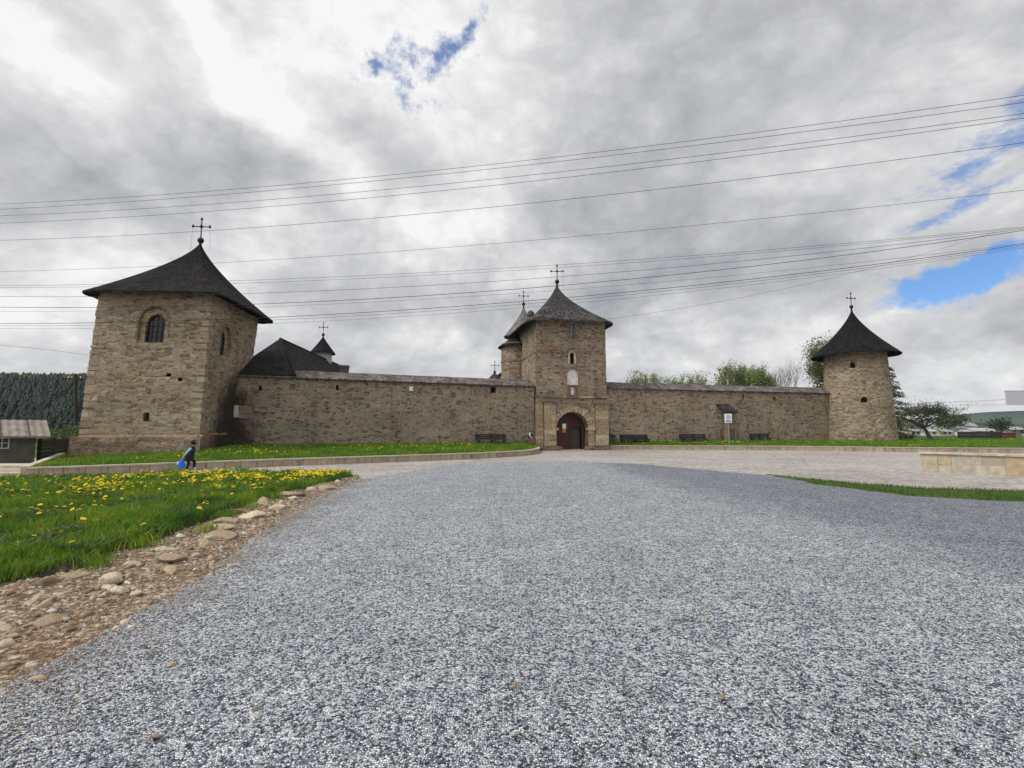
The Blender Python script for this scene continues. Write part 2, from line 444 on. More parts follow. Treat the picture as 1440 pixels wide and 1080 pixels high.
M_bench = plain('dark_blue_brown_bench_paint', (.022, .022, .026), .6, .3, 8.)
M_plaster = plain('white_limewash', (.62, .6, .56), .9, .12, 4.)
M_cream = plain('cream_plaster', (.5, .45, .36), .9, .15, 3.)
M_glass = plain('dull_window_glass', (.06, .085, .09), .25, .3, 2., spec=.5)
M_darkglass = plain('dark_window_glass', (.02, .02, .022), .2, .3, 2., spec=.5)
M_leadgrey = plain('galvanised_metal', (.42, .43, .44), .45, .15, 8., metallic=.6)
M_paper = plain('white_paper', (.78, .78, .76), .8, .04, 9.)
M_orange = plain('orange_paper', (.55, .2, .03), .8, .1, 9.)
M_ink = plain('printed_grey_ink', (.16, .2, .3), .8, .1, 30.)
M_cable = plain('black_cable_sheath', (.02, .02, .022), .7, .1, 5.)
M_cop = plain('pale_stone_coping', (.45, .40, .31), .85, .22, 2.5, .4)
M_bark = plain('tree_bark', (.075, .06, .048), .95, .35, 9., .5)
M_leaf = attr_mat('leaves', .6, .25, .2, 3., trans=.35)
M_grass = attr_mat('grass_blades', .6, .25, .12, 2., trans=.3)
M_rock = attr_mat('field_stone', .9, .2, .3, 9., bump=.7)
M_chip = attr_mat('gravel_chips', .8, .35, .2, 60.)
M_blocks = attr_mat('cut_stone_slabs', .85, .2, .2, 4., bump=.3)
M_tin = plain('ribbed_tin_roof', (.20, .168, .135), .6, .3, 2.)
M_shed = plain('dark_green_render', (.085, .085, .065), .9, .3, 2.)
M_door = plain('aged_oak_gate', (.062, .027, .019), .7, .4, 8., .3)
M_doorlit = plain('lit_passage_wicket', (.075, .056, .046), .8, .3, 5.)  # paler tone paints the lighter passage beyond the open wicket
M_icon = plain('faded_icon_paint', (.34, .33, .33), .7, .6, 14.)
M_redbrown = plain('rusty_red_boards', (.2, .075, .045), .85, .35, 4.)
M_soil = plain('dark_soil', (.045, .033, .022), 1., .45, 7., .8)

def grass_floor():
    m, nt, b = new_mat('turf_floor', 1., .1)
    tc = N(nt, 'ShaderNodeTexCoord')
    a = N(nt, 'ShaderNodeTexNoise', {'Vector': tc.outputs['Object'], 'Scale': .6, 'Detail': 8., 'Roughness': .7})
    d = N(nt, 'ShaderNodeTexNoise', {'Vector': tc.outputs['Object'], 'Scale': 14., 'Detail': 4.})
    c = ramp(nt, a.outputs[0], [(.3, (.035, .07, .012)), (.55, (.06, .11, .018)), (.75, (.09, .14, .03))])
    c = mix(nt, 1., c, ramp(nt, d.outputs[0], [(.3, .5), (.7, 1.4)]), 'MULTIPLY')
    nt.links.new(c, b.inputs['Base Color'])
    bp = N(nt, 'ShaderNodeBump', {'Height': d.outputs[0], 'Strength': .8, 'Distance': .06}); nt.links.new(bp.outputs[0], b.inputs['Normal'])
    return m
M_turf = grass_floor()

def meadow_mat():
    m, nt, b = new_mat('far_meadow', 1., .05)
    tc = N(nt, 'ShaderNodeTexCoord')
    a = N(nt, 'ShaderNodeTexNoise', {'Vector': tc.outputs['Object'], 'Scale': .012, 'Detail': 9., 'Roughness': .65})
    d = N(nt, 'ShaderNodeTexNoise', {'Vector': tc.outputs['Object'], 'Scale': .25, 'Detail': 6.})
    c = ramp(nt, a.outputs[0], [(.3, (.03, .06, .025)), (.5, (.055, .10, .03)), (.62, (.085, .13, .04)), (.75, (.11, .12, .06))])
    c = mix(nt, 1., c, ramp(nt, d.outputs[0], [(.3, .65), (.7, 1.3)]), 'MULTIPLY')
    nt.links.new(c, b.inputs['Base Color'])
    return m
M_meadow = meadow_mat()

def hill_mat():
    m, nt, b = new_mat('wooded_hill', 1., .05)
    tc = N(nt, 'ShaderNodeTexCoord')
    a = N(nt, 'ShaderNodeTexNoise', {'Vector': tc.outputs['Object'], 'Scale': .0045, 'Detail': 9., 'Roughness': .6})
    d = N(nt, 'ShaderNodeTexNoise', {'Vector': tc.outputs['Object'], 'Scale': .05, 'Detail': 6.})
    c = ramp(nt, a.outputs[0], [(.36, (.010, .024, .02)), (.44, (.018, .036, .026)), (.5, (.035, .062, .032)), (.6, (.055, .085, .042)), (.7, (.028, .052, .03))])
    c = mix(nt, 1., c, ramp(nt, d.outputs[0], [(.3, .6), (.7, 1.35)]), 'MULTIPLY')
    nt.links.new(c, b.inputs['Base Color'])
    return m
M_hill = hill_mat()

def paving_mat():
    m, nt, b = new_mat('plaza_paving', .9, .25)
    tc = N(nt, 'ShaderNodeTexCoord'); ob = tc.outputs['Object']
    big = N(nt, 'ShaderNodeTexNoise', {'Vector': ob, 'Scale': .16, 'Detail': 7., 'Roughness': .6})
    fine = N(nt, 'ShaderNodeTexNoise', {'Vector': ob, 'Scale': 9., 'Detail': 6., 'Roughness': .75})
    vo = N(nt, 'ShaderNodeTexVoronoi', {'Vector': ob, 'Scale': 6.5}, feature='F1')
    c = ramp(nt, big.outputs[0], [(.3, (.30, .27, .24)), (.55, (.37, .34, .31)), (.75, (.41, .38, .355))])
    c = mix(nt, 1., c, ramp(nt, fine.outputs[0], [(.25, .58), (.75, 1.3)]), 'MULTIPLY')
    sc = N(nt, 'ShaderNodeSeparateColor', {0: vo.outputs['Color']})
    c = mix(nt, 1., c, ramp(nt, sc.outputs[0], [(0., .68), (1., 1.24)]), 'MULTIPLY')
    stn = N(nt, 'ShaderNodeTexNoise', {'Vector': vmath(nt, 'MULTIPLY', ob, (.5, 1.2, 1)), 'Scale': .8, 'Detail': 7., 'Roughness': .7}).outputs[0]
    c = mix(nt, 1., c, ramp(nt, stn, [(.32, .78), (.5, 1.), (.7, 1.08)]), 'MULTIPLY')
    # meandering cracks
    wv = vmath(nt, 'ADD', ob, vmath(nt, 'MULTIPLY', N(nt, 'ShaderNodeTexNoise', {'Vector': ob, 'Scale': .7, 'Detail': 5.}).outputs[1], (1.5, 1.5, 0)))
    cr = N(nt, 'ShaderNodeTexVoronoi', {'Vector': wv, 'Scale': .09}, feature='DISTANCE_TO_EDGE')
    cm = math_(nt, 'SUBTRACT', 1., smooth(nt, cr.outputs[0], .0015, .006))
    c = mix(nt, math_(nt, 'MULTIPLY', cm, .55), c, (.10, .085, .075))
    nt.links.new(c, b.inputs['Base Color'])
    bp = N(nt, 'ShaderNodeBump', {'Height': fine.outputs[0], 'Strength': .4, 'Distance': .02}); nt.links.new(bp.outputs[0], b.inputs['Normal'])
    return m
M_pave = paving_mat()

def gravel_mat():
    m, nt, b = new_mat('crushed_grey_gravel', .8, .35)
    tc = N(nt, 'ShaderNodeTexCoord'); ob = tc.outputs['Object']
    w = vmath(nt, 'MULTIPLY', vmath(nt, 'SUBTRACT', N(nt, 'ShaderNodeTexNoise', {'Vector': ob, 'Scale': 42., 'Detail': 2.}).outputs[1], (.5, .5, .5)), (.016, .016, 0))
    p = vmath(nt, 'ADD', ob, w)
    v = N(nt, 'ShaderNodeTexVoronoi', {'Vector': p, 'Scale': 54.}, voronoi_dimensions='2D', feature='F1')
    e = N(nt, 'ShaderNodeTexVoronoi', {'Vector': p, 'Scale': 54.}, voronoi_dimensions='2D', feature='DISTANCE_TO_EDGE')
    v2 = N(nt, 'ShaderNodeTexVoronoi', {'Vector': p, 'Scale': 17.}, voronoi_dimensions='2D', feature='F1')
    s = N(nt, 'ShaderNodeSeparateColor', {0: v.outputs['Color']})
    s2 = N(nt, 'ShaderNodeSeparateColor', {0: v2.outputs['Color']})
    cln = N(nt, 'ShaderNodeTexNoise', {'Vector': ob, 'Scale': 7., 'Detail': 4., 'Roughness': .7}).outputs[0]
    r = math_(nt, 'ADD', math_(nt, 'MULTIPLY', s.outputs[0], .74), math_(nt, 'MULTIPLY', s2.outputs[0], .26))
    r = math_(nt, 'ADD', r, math_(nt, 'MULTIPLY', math_(nt, 'SUBTRACT', cln, .5), .24))
    c = ramp(nt, r, [(.10, (.03, .037, .05)), (.28, (.11, .128, .158)), (.43, (.34, .375, .435)), (.57, (.63, .65, .685)), (.80, (.92, .915, .90))])
    tan = smooth(nt, s.outputs[1], .985, .995)
    c = mix(nt, tan, c, (.4, .29, .19))
    # cloud shade painted darker and bluer into the right-hand chippings; dusty brown drifts
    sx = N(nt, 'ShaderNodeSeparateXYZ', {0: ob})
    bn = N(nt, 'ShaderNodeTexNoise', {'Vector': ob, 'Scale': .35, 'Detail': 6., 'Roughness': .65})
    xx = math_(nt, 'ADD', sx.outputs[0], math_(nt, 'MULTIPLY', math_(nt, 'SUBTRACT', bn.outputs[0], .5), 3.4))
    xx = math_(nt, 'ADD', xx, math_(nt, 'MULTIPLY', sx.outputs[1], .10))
    shade_band = math_(nt, 'MULTIPLY', smooth(nt, xx, 6.3, 9.8), .80)
    c = mix(nt, shade_band, c, mix(nt, 1., c, (.52, .54, .585), 'MULTIPLY'))
    bn2 = N(nt, 'ShaderNodeTexNoise', {'Vector': ob, 'Scale': .9, 'Detail': 8., 'Roughness': .7})
    c = mix(nt, 1., c, ramp(nt, bn2.outputs[0], [(.3, .82), (.7, 1.12)]), 'MULTIPLY')
    # faint wheel tracks leading to the gate, and dusty drifts
    tk = N(nt, 'ShaderNodeTexNoise', {'Vector': vmath(nt, 'MULTIPLY', ob, (1.25, .07, 1)), 'Scale': 1., 'Detail': 4., 'Roughness': .55}).outputs[0]
    c = mix(nt, 1., c, ramp(nt, tk, [(.34, .94), (.5, 1.), (.66, 1.05)]), 'MULTIPLY')
    du = math_(nt, 'MULTIPLY', smooth(nt, bn2.outputs[0], .60, .75), .32)
    c = mix(nt, du, c, (.30, .25, .2))
    # brown earth tracked in from the rubble side
    ex = math_(nt, 'ADD', math_(nt, 'ADD', sx.outputs[0], math_(nt, 'MULTIPLY', sx.outputs[1], .13)), math_(nt, 'MULTIPLY', math_(nt, 'SUBTRACT', bn2.outputs[0], .5), 3.2))
    c = mix(nt, math_(nt, 'MULTIPLY', smooth(nt, ex, -2.5, -4.2), .55), c, (.27, .205, .15))
    dk = smooth(nt, e.outputs[0], .0, .14)
    c = mix(nt, dk, mix(nt, 1., c, (.36, .36, .38), 'MULTIPLY'), c)
    nt.links.new(c, b.inputs['Base Color'])
    h = math_(nt, 'ADD', math_(nt, 'MULTIPLY', s.outputs[2], .7), math_(nt, 'MULTIPLY', smooth(nt, e.outputs[0], 0., .25), .8))
    bp = N(nt, 'ShaderNodeBump', {'Height': h, 'Strength': 1., 'Distance': .014})
    tl = vmath(nt, 'MULTIPLY', vmath(nt, 'SUBTRACT', v.outputs['Color'], (.5, .5, .5)), (.9, .9, .0))
    nn = vmath(nt, 'NORMALIZE', vmath(nt, 'ADD', bp.outputs[0], tl))
    nt.links.new(nn, b.inputs['Normal'])
    return m
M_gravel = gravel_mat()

def dirt_mat():
    m, nt, b = new_mat('stony_dirt', .95, .15)
    tc = N(nt, 'ShaderNodeTexCoord'); ob = tc.outputs['Object']
    v = N(nt, 'ShaderNodeTexVoronoi', {'Vector': ob, 'Scale': 26.}, voronoi_dimensions='2D', feature='F1')
    s = N(nt, 'ShaderNodeSeparateColor', {0: v.outputs['Color']})
    a = N(nt, 'ShaderNodeTexNoise', {'Vector': ob, 'Scale': 1.3, 'Detail': 8., 'Roughness': .7})
    c = ramp(nt, s.outputs[0], [(.0, (.10, .07, .046)), (.4, (.19, .138, .092)), (.65, (.27, .205, .14)), (.85, (.36, .29, .21)), (1., (.48, .41, .32))])
    c = mix(nt, smooth(nt, a.outputs[0], .4, .62), c, mix(nt, 1., c, (.72, .62, .55), 'MULTIPLY'))
    nt.links.new(c, b.inputs['Base Color'])
    h = math_(nt, 'ADD', s.outputs[1], a.outputs[0])
    bp = N(nt, 'ShaderNodeBump', {'Height': h, 'Strength': .9, 'Distance': .03}); nt.links.new(bp.outputs[0], b.inputs['Normal'])
    return m
M_dirt = dirt_mat()

def kerb_mat():
    m, nt, b = new_mat('kerb_slabs', .88, .2)
    uv = N(nt, 'ShaderNodeUVMap', uv_map='UVMap').outputs[0]
    br = N(nt, 'ShaderNodeTexBrick', {'Vector': uv, 'Color1': (.33, .26, .19), 'Color2': (.42, .35, .26), 'Mortar': (.09, .075, .06), 'Scale': 1., 'Mortar Size': .012,
           'Brick Width': .8, 'Row Height': 2., 'Bias': 0.})
    nz = N(nt, 'ShaderNodeTexNoise', {'Vector': vmath(nt, 'MULTIPLY', uv, (2.2, 1., 1)), 'Scale': 1.5, 'Detail': 8., 'Roughness': .75}, noise_dimensions='2D')
    c = mix(nt, 1., br.outputs[0], ramp(nt, nz.outputs[0], [(.3, (.55, .52, .5)), (.5, 1.), (.7, (1.15, 1.1, 1.05))]), 'MULTIPLY')
    nt.links.new(c, b.inputs['Base Color'])
    bp = N(nt, 'ShaderNodeBump', {'Height': nz.outputs[0], 'Strength': .5, 'Distance': .02}); nt.links.new(bp.outputs[0], b.inputs['Normal'])
    return m
M_kerb = kerb_mat()

# ------------------------------------------------------------------ the setting
def resample(P, n):
    P = [Vector((*p, 0)) for p in P]
    L = [0]
    for a, b in zip(P, P[1:]): L.append(L[-1] + (b - a).length)
    out = []
    for i in range(n):
        t = L[-1] * i / (n - 1)
        k = max(j for j in range(len(L)) if L[j] <= t + 1e-6)
        k = min(k, len(P) - 2)
        f = (t - L[k]) / (L[k + 1] - L[k])
        out.append(P[k].lerp(P[k + 1], f))
    return out

def jagged(P, st, amp, sc, seed):
    """An outline with a ragged edge of its own."""
    n = max(2, int(sum(math.dist(a, b) for a, b in zip(P, P[1:])) / st))
    Q = resample(P, n)
    out = []
    for q in Q:
        v = noise.noise_vector(q * sc + Vector((seed, 0, 0))) * amp + noise.noise_vector(q * sc * 4 + Vector((0, seed, 0))) * amp * .4
        out.append((q.x + v.x, q.y + v.y))
    return out

def sheet(name, outline, z, mat, kind='structure'):
    me = bpy.data.meshes.new(name)
    bm = bmesh.new()
    vs = [bm.verts.new((x, y, z)) for x, y in outline]
    f = bm.faces.new(vs)
    if f.normal.z < 0: f.normal_flip()
    bmesh.ops.triangulate(bm, faces=[f])
    bm.normal_update()
    for f in bm.faces:
        if f.normal.z < 0: f.normal_flip()
    bm.to_mesh(me); bm.free()
    me.materials.append(mat)
    o = bpy.data.objects.new(name, me); COL.objects.link(o)
    return tag(o, kind=kind)

def grid(name, A, B, zf, mat, m, kind='structure', extra=None):
    """A strip between two polylines (already resampled to the same count), m rows across, height zf(x, y, i_frac, j_frac)."""
    n = len(A)
    V = []
    for j in range(m + 1):
        for i in range(n):
            p = A[i].lerp(B[i], j / m)
            V.append((p.x, p.y, zf(p.x, p.y, i / (n - 1), j / m)))
    F = []
    for j in range(m):
        for i in range(n - 1):
            a = j * n + i
            F.append((a, a + 1, a + n + 1, a + n))
    o = mesh_np(name, V, [np.array(F)], mat, smooth=True)
    me = o.data
    if me.polygons[0].normal.z < 0: me.flip_normals()
    return tag(o, kind=kind)

sheet('ground', [(-2900, -280), (2900, -280), (2900, 2900), (-2900, 2900)], -.05, M_meadow)
sheet('plaza_paving', [(-75, -40), (75, -40), (75, 47), (60, 53), (12, 53), (4, 58), (-8, 45), (-26, 33), (-75, 40)], -.02, M_pave)

# gravel lot: far edge, right edge with the grass strip, left edge with the stony dirt
gr_out = [(-6.3, 20.4), (-6.0, 21.6), (-4.9, 25.5), (-3.2, 30.3), (0.2, 32.0), (4.2, 32.0), (7.6, 30.0), (9.6, 26.2), (11.4, 22.8), (12.5, 19.8), (12.0, 17.4), (14.6, 14.6), (22, 13.0), (45, 11.5), (45, -30), (-4.6, -30),
          (-4.6, 1.0), (-4.6, 3.6), (-4.7, 4.8), (-4.9, 6.2), (-5.3, 8.4), (-5.9, 11.0), (-6.5, 15.0), (-6.7, 18.6), (-6.5, 20.6)]
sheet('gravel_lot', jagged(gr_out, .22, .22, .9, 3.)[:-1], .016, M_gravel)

# stony dirt between the gravel and the lawn bank
dl = resample([(-12.3, -6), (-9.3, 3.0), (-7.5, 5.2), (-6.9, 6.6), (-6.6, 7.6), (-6.85, 9.8), (-7.5, 15.8), (-7.25, 19.6), (-6.75, 21.4)], 120)
dr = resample([(-3.2, -6), (-3.3, 1.0), (-3.35, 3.2), (-3.6, 4.4), (-3.75, 5.6), (-4.1, 7.6), (-4.9, 10.5), (-5.7, 15.0), (-6.1, 18.6), (-6.2, 21.0)], 120)
def dirt_z(x, y, i, j):
    p = Vector((x, y, 0))
    b = .085 * noise.noise(p * 1.3) + .06 * noise.noise(p * 3.4) + .03 * noise.noise(p * 9)
    return .08 + b * (1 - j) + .05 * math.sin(PI * j ** .7) - .10 * j * j - .085 * (1 - j) ** 7
grid('dirt_strip', dl, dr, dirt_z, M_dirt, 28)

# lawn on its low bank
lf = [(-60, 4.0), (-45, 10.0), (-30, 15.3), (-19, 18.8), (-12.8, 21.6), (-9.6, 22.2), (-7.6, 22.0), (-6.75, 21.3)]
ln_ = [(-30, -6), (-14, 1.2), (-8.6, 4.4), (-6.75, 6.1), (-6.35, 7.5), (-6.55, 9.6), (-6.95, 12.5), (-7.2, 15.6), (-6.95, 18.5), (-6.7, 20.9)]
LF = [Vector((*p, 0)) for p in jagged(lf, .35, .12, .8, 5.)]
LN = [Vector((*p, 0)) for p in jagged(ln_, .35, .16, .9, 9.)]
LFs, LNs = resample([(p.x, p.y) for p in LF], 110), resample([(p.x, p.y) for p in LN], 110)
def lawn_h(x, y):
    p = Vector((x, y, 0))
    return .22 + .08 * noise.noise(p * .45) + .04 * noise.noise(p * 1.6)
def lawn_z(x, y, i, j):
    e = min(j, 1 - j) * 2
    return lawn_h(x, y) * min(1, e * 18) + (0 if e > .001 else -.03)
grid('lawn', LFs, LNs, lawn_z, M_turf, 44)
bk = MB()
nb = len(LNs)
for i in range(nb - 1):
    a, b = LNs[i], LNs[i + 1]
    d = (b - a).normalized(); nrm = Vector((d.y, -d.x, 0))
    for (o0, h0), (o1, h1) in (((-.34, .22), (-.08, .20)), ((-.08, .20), (.06, .08)), ((.06, .08), (.40, -.03))):
        q = []
        for P, o_, h_ in ((a, o0, h0), (b, o0, h0), (b, o1, h1), (a, o1, h1)):
            w = noise.noise(Vector((P.x * 2, P.y * 2, o_ * 9)))
            q.append((P.x + nrm.x * (o_ + .06 * w), P.y + nrm.y * (o_ + .06 * w), h_ + .03 * w))
        bk.face(q)
tag(bk.build('soil_bank', M_soil, smooth=True), kind='structure')

# grass strip between the gravel and the plaza on the right
st_top = jagged([(11.5, 23.0), (12.9, 19.6), (14.2, 17.8), (17.2, 16.9), (26, 15.4), (50, 13.5)], .3, .16, 1.1, 2.)
st_bot = jagged([(11.6, 22.3), (11.5, 18.6), (12.3, 15.9), (14.5, 14.5), (24, 12.6), (50, 10.6)], .3, .30, .9, 8.)
SA, SB = resample(st_top, 70), resample(st_bot, 70)
grid('grass_strip', SA, SB, lambda x, y, i, j: .022 + .05 * math.sin(PI * j) + .015 * noise.noise(Vector((x * 2, y * 2, 0))), M_turf, 10)

# ------------------------------------------------------------------ kerb walls and the planted beds behind them
KL = [(-21.3, 22.1), (-19.9, 22.9), (-18.0, 24.5), (-13.0, 28.6), (-5.6, 33.3), (-1.8, 36.3), (0.6, 38.9), (1.7, 41.2), (2.35, 43.8), (2.55, 46.6), (2.35, 48.9)]
KLs = resample(KL, 90)
WL = resample([(-28.8, 32.4), (-21.2, 33.0), (-21.6, 41.1), (2.2, 49.6), (2.3, 49.7)], 90)
WL = resample([(-28.8, 32.3), (-24.5, 32.6), (-20.9, 33.1), (-20.95, 36.0), (-21.6, 39.7), (-8, 45.4), (2.2, 49.7)], 90)
KR = [(9.95, 50.6), (10.6, 50.9), (14, 50.9), (26.7, 49.5), (37, 45.3), (45, 43.8), (62, 43.0), (80, 43.4)]
KRs = resample(KR, 70)
WR = resample([(9.9, 51.2), (10.6, 52.0), (27, 56.2), (37.5, 59.5), (45, 60.5), (58, 66), (80, 70)], 70)
def bed_zL(x, y, i, j):
    base = .37 + (.40 * j if i > .3 else (.40 * j) * (i / .3) - .12 * (1 - i / .3) * j)
    return base + .03 * noise.noise(Vector((x, y, 0)))
def bed_zR(x, y, i, j):
    return .38 + .36 * min(1, j * 1.3) + .03 * noise.noise(Vector((x, y, 0)))
grid('planted_bed', KLs, WL, bed_zL, M_turf, 14)
grid('planted_bed', KRs, WR, bed_zR, M_turf, 14)

def kerb(name, pts, h, th, label, cap=.07, over=.04):
    root = thing(name, label, 'retaining wall', (pts[0].x, pts[0].y, 0))
    o = pts[0]
    w, c = MB(), MB()
    acc = 0
    nr = []
    for i in range(len(pts)):
        d = (pts[min(i + 1, len(pts) - 1)] - pts[max(i - 1, 0)]).normalized()
        nr.append(Vector((-d.y, d.x, 0)))
    for i in range(len(pts) - 1):
        a, b = pts[i] - o, pts[i + 1] - o; na, nb_ = nr[i], nr[i + 1]
        ln = (b - a).length
        Z = Vector((0, 0, 1))
        w.face([a - Z * .1, b - Z * .1, b + Z * h, a + Z * h], [(acc, 0), (acc + ln, 0), (acc + ln, h), (acc, h)])
        w.face([a + na * th + Z * h, b + nb_ * th + Z * h, b + nb_ * th - Z * .1, a + na * th - Z * .1], [(acc, h), (acc + ln, h), (acc + ln, 0), (acc, 0)])
        a0, b0, a1, b1 = a - na * over, b - nb_ * over, a + na * (th + over), b + nb_ * (th + over)
        c.face([a0 + Z * (h + cap), b0 + Z * (h + cap), b1 + Z * (h + cap), a1 + Z * (h + cap)])
        c.face([a0 + Z * h, b0 + Z * h, b0 + Z * (h + cap), a0 + Z * (h + cap)])
        c.face([b1 + Z * h, a1 + Z * h, a1 + Z * (h + cap), b1 + Z * (h + cap)])
        c.face([a1 + Z * h, b1 + Z * h, b0 + Z * h, a0 + Z * h])
        acc += ln
    Z = Vector((0, 0, 1))
    for i, k in ((0, 1), (len(pts) - 1, -1)):
        a = pts[i] - o; n_ = nr[i]
        q = [a + n_ * th - Z * .1, a - Z * .1, a + Z * h, a + n_ * th + Z * h][::k]
        w.face(q, [(acc, 0), (acc + th, 0), (acc + th, h), (acc, h)])
        q = [a + n_ * (th + over) + Z * h, a - n_ * over + Z * h, a - n_ * over + Z * (h + cap), a + n_ * (th + over) + Z * (h + cap)][::k]
        c.face(q)
    w.build('wall_face', M_kerb, root)
    c.build('coping', M_cop, root)
    return root
kl = kerb('retaining_wall', KLs, .34, .26, 'long low sandstone kerb wall curving round the left grass bed to the gate')
kr = kerb('retaining_wall', KRs, .36, .26, 'low pinkish stone kerb wall in front of the right grass bed')
# sloping coping slab that closes the left bed beside the steps
cs = MB()
a, b = Vector((-21.35, 22.3, .40)), Vector((-28.9, 32.5, .50))
d = (b - a).normalized(); n_ = Vector((-d.y, d.x, 0)) * .3
o = Vector((KLs[0].x, KLs[0].y, 0))
for P in ([a, b, b + n_, a + n_],):
    T = [p - o + Vector((0, 0, .05)) for p in P]; Bm = [Vector((p.x, p.y, -.1)) - Vector((o.x, o.y, 0)) for p in P]
    cs.face(T); [cs.face([Bm[i], Bm[(i + 1) % 4], T[(i + 1) % 4], T[i]]) for i in range(4)]
cs.build('side_coping', M_cop, kl)

# stone steps at the far left
sp = thing('stone_steps', 'three worn stone steps at the end of the left kerb wall', 'steps', (-21.6, 22.3, 0))
for k in range(3):
    m = MB()
    m.box(-4.2, -.06 - .25 * k, .25 + .42 * k, .25 + .42 * (k + 1) + (1.2 if k == 2 else 0), -.05, .13 * (k + 1), jit=.012)
    m.build('step', M_cop, sp)
sheet('side_path', [(-26.5, 24.0), (-21.8, 24.3), (-29.2, 33.0), (-31, 36), (-60, 36), (-60, 22.5)], .02, M_pave)

# near low wall at the right edge, faced with cut slabs
pw = thing('low_stone_wall', 'waist high wall of cream and tan cut slabs at the right edge', 'low wall', (20.25, 24.9, 0), math.atan2(22.31 - 24.89, 22.66 - 20.24))
core = MB(); core.box(.02, 9.4, .02, .55, -.05, .86); core.build('wall_core', M_cop, pw)
bl = MB()
pal = [(.42, .36, .26), (.44, .385, .29), (.41, .33, .22), (.38, .285, .175), (.43, .355, .245), (.45, .40, .32)]
x = 0.
kinds = ['tall', 'split', 'tall', 'multi', 'tall', 'split3'] * 4
for kd in kinds:
    w = {'tall': .70, 'split': .50, 'multi': 1.15, 'split3': .85}[kd] * random.uniform(.9, 1.1)
    if x + w > 9.4: break
    g = .012
    def slab(x0, x1, z0, z1):
        c = random.choice(pal); k = random.uniform(.88, 1.1)
        y = random.uniform(-.015, .004)
        bl.box(x0 + g, x1 - g, y, .018, z0 + g, z1 - g, col=tuple(v * k for v in c), jit=.007)
    if kd == 'tall': slab(x, x + w, -.05, .86)
    elif kd == 'split': slab(x, x + w, -.05, .36); slab(x, x + w, .36, .86)
    elif kd == 'multi':
        slab(x, x + w * .33, .42, .86); slab(x + w * .33, x + w, .42, .86)
        slab(x, x + w * .5, -.05, .42); slab(x + w * .5, x + w, -.05, .42)
    else: slab(x, x + w, .62, .86); slab(x, x + w, .36, .62); slab(x, x + w, -.05, .36)
    x += w
bl.box(-.012, .018, .02, .54, -.05, .85, col=(.55, .5, .41))
bl.build('facing_slabs', M_blocks, pw)
cp = MB()
xx = -.07
while xx < 9.4:
    cp.box(xx, xx + 1.55, -.08, .64, .863, .955, jit=.006); xx += 1.57
cp.build('coping', M_cop, pw)
def strip(fn, u0, u1, z0, z1, mat, parent, amp=.03, proud=-.05):
    """One unbroken course of bricks with ragged edges."""
    b_ = MB(); n = max(2, int((u1 - u0) / .22)); prev = None
    for k in range(n + 1):
        u = u0 + (u1 - u0) * k / n
        a_, c_ = z0 + random.uniform(-amp, amp), z1 + random.uniform(-amp, amp)
        col_ = [fn(u, a_, .1), fn(u, a_, proud), fn(u, c_, proud + .015), fn(u, c_, .1)]
        uv_ = [(u, a_ - .1), (u, a_), (u, c_), (u, c_ + .1)]
        if prev:
            for q in range(3): b_.face([prev[0][q], col_[q], col_[q + 1], prev[0][q + 1]], [prev[1][q], uv_[q], uv_[q + 1], prev[1][q + 1]])
        prev = (col_, uv_)
    return b_.build('brick_course' if mat is M_brick else 'stone_course', mat, parent, smooth=True)

# ------------------------------------------------------------------ left corner tower
def corners_f(base, top, z0, z1, i, amp=.035):
    """Face i of a battered four-sided tower as f(u, z, d)."""
    A0, B0 = Vector(base[i]), Vector(base[(i + 1) % 4]); A1, B1 = Vector(top[i]), Vector(top[(i + 1) % 4])
    L = (B0 - A0).length
    def f(u, z, d):
        s = u / L; t = (z - z0) / (z1 - z0)
        p = A0.lerp(B0, s).lerp(A1.lerp(B1, s), t)
        e = (B0 - A0).normalized()
        n = Vector((-e.y, e.x))
        w = amp * noise.noise(Vector((p.x * 1.7, p.y * 1.7, z * 2.1))) + amp * .6 * noise.noise(Vector((p.x * 5, p.y * 5, z * 6)))
        q = p + n * (d + w)
        return Vector((q.x, q.y, z))
    return f, L
TC = Vector((-24.95, 37.6, 0))
lb = [(-28.64, 32.97), (-20.95, 33.42), (-22.9, 42.1), (-29.9, 41.6)]
lt = [(-28.22, 33.36), (-20.85, 33.82), (-21.62, 41.8), (-28.8, 41.37)]
lb = [(x - TC.x, y - TC.y) for x, y in lb]; lt = [(x - TC.x, y - TC.y) for x, y in lt]
tw = thing('corner_tower', 'big square stone tower with dark flared shingle roof at the left end of the wall', 'tower', TC)
mb = MB(); pl = MB()
TZ = 11.45
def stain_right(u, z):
    return max(0, min(1, (u - 1.2) / 4.5)) * max(0, min(1, (8.2 - z) / 4.5)) * 1.8 + max(0, .6 - z * .2)
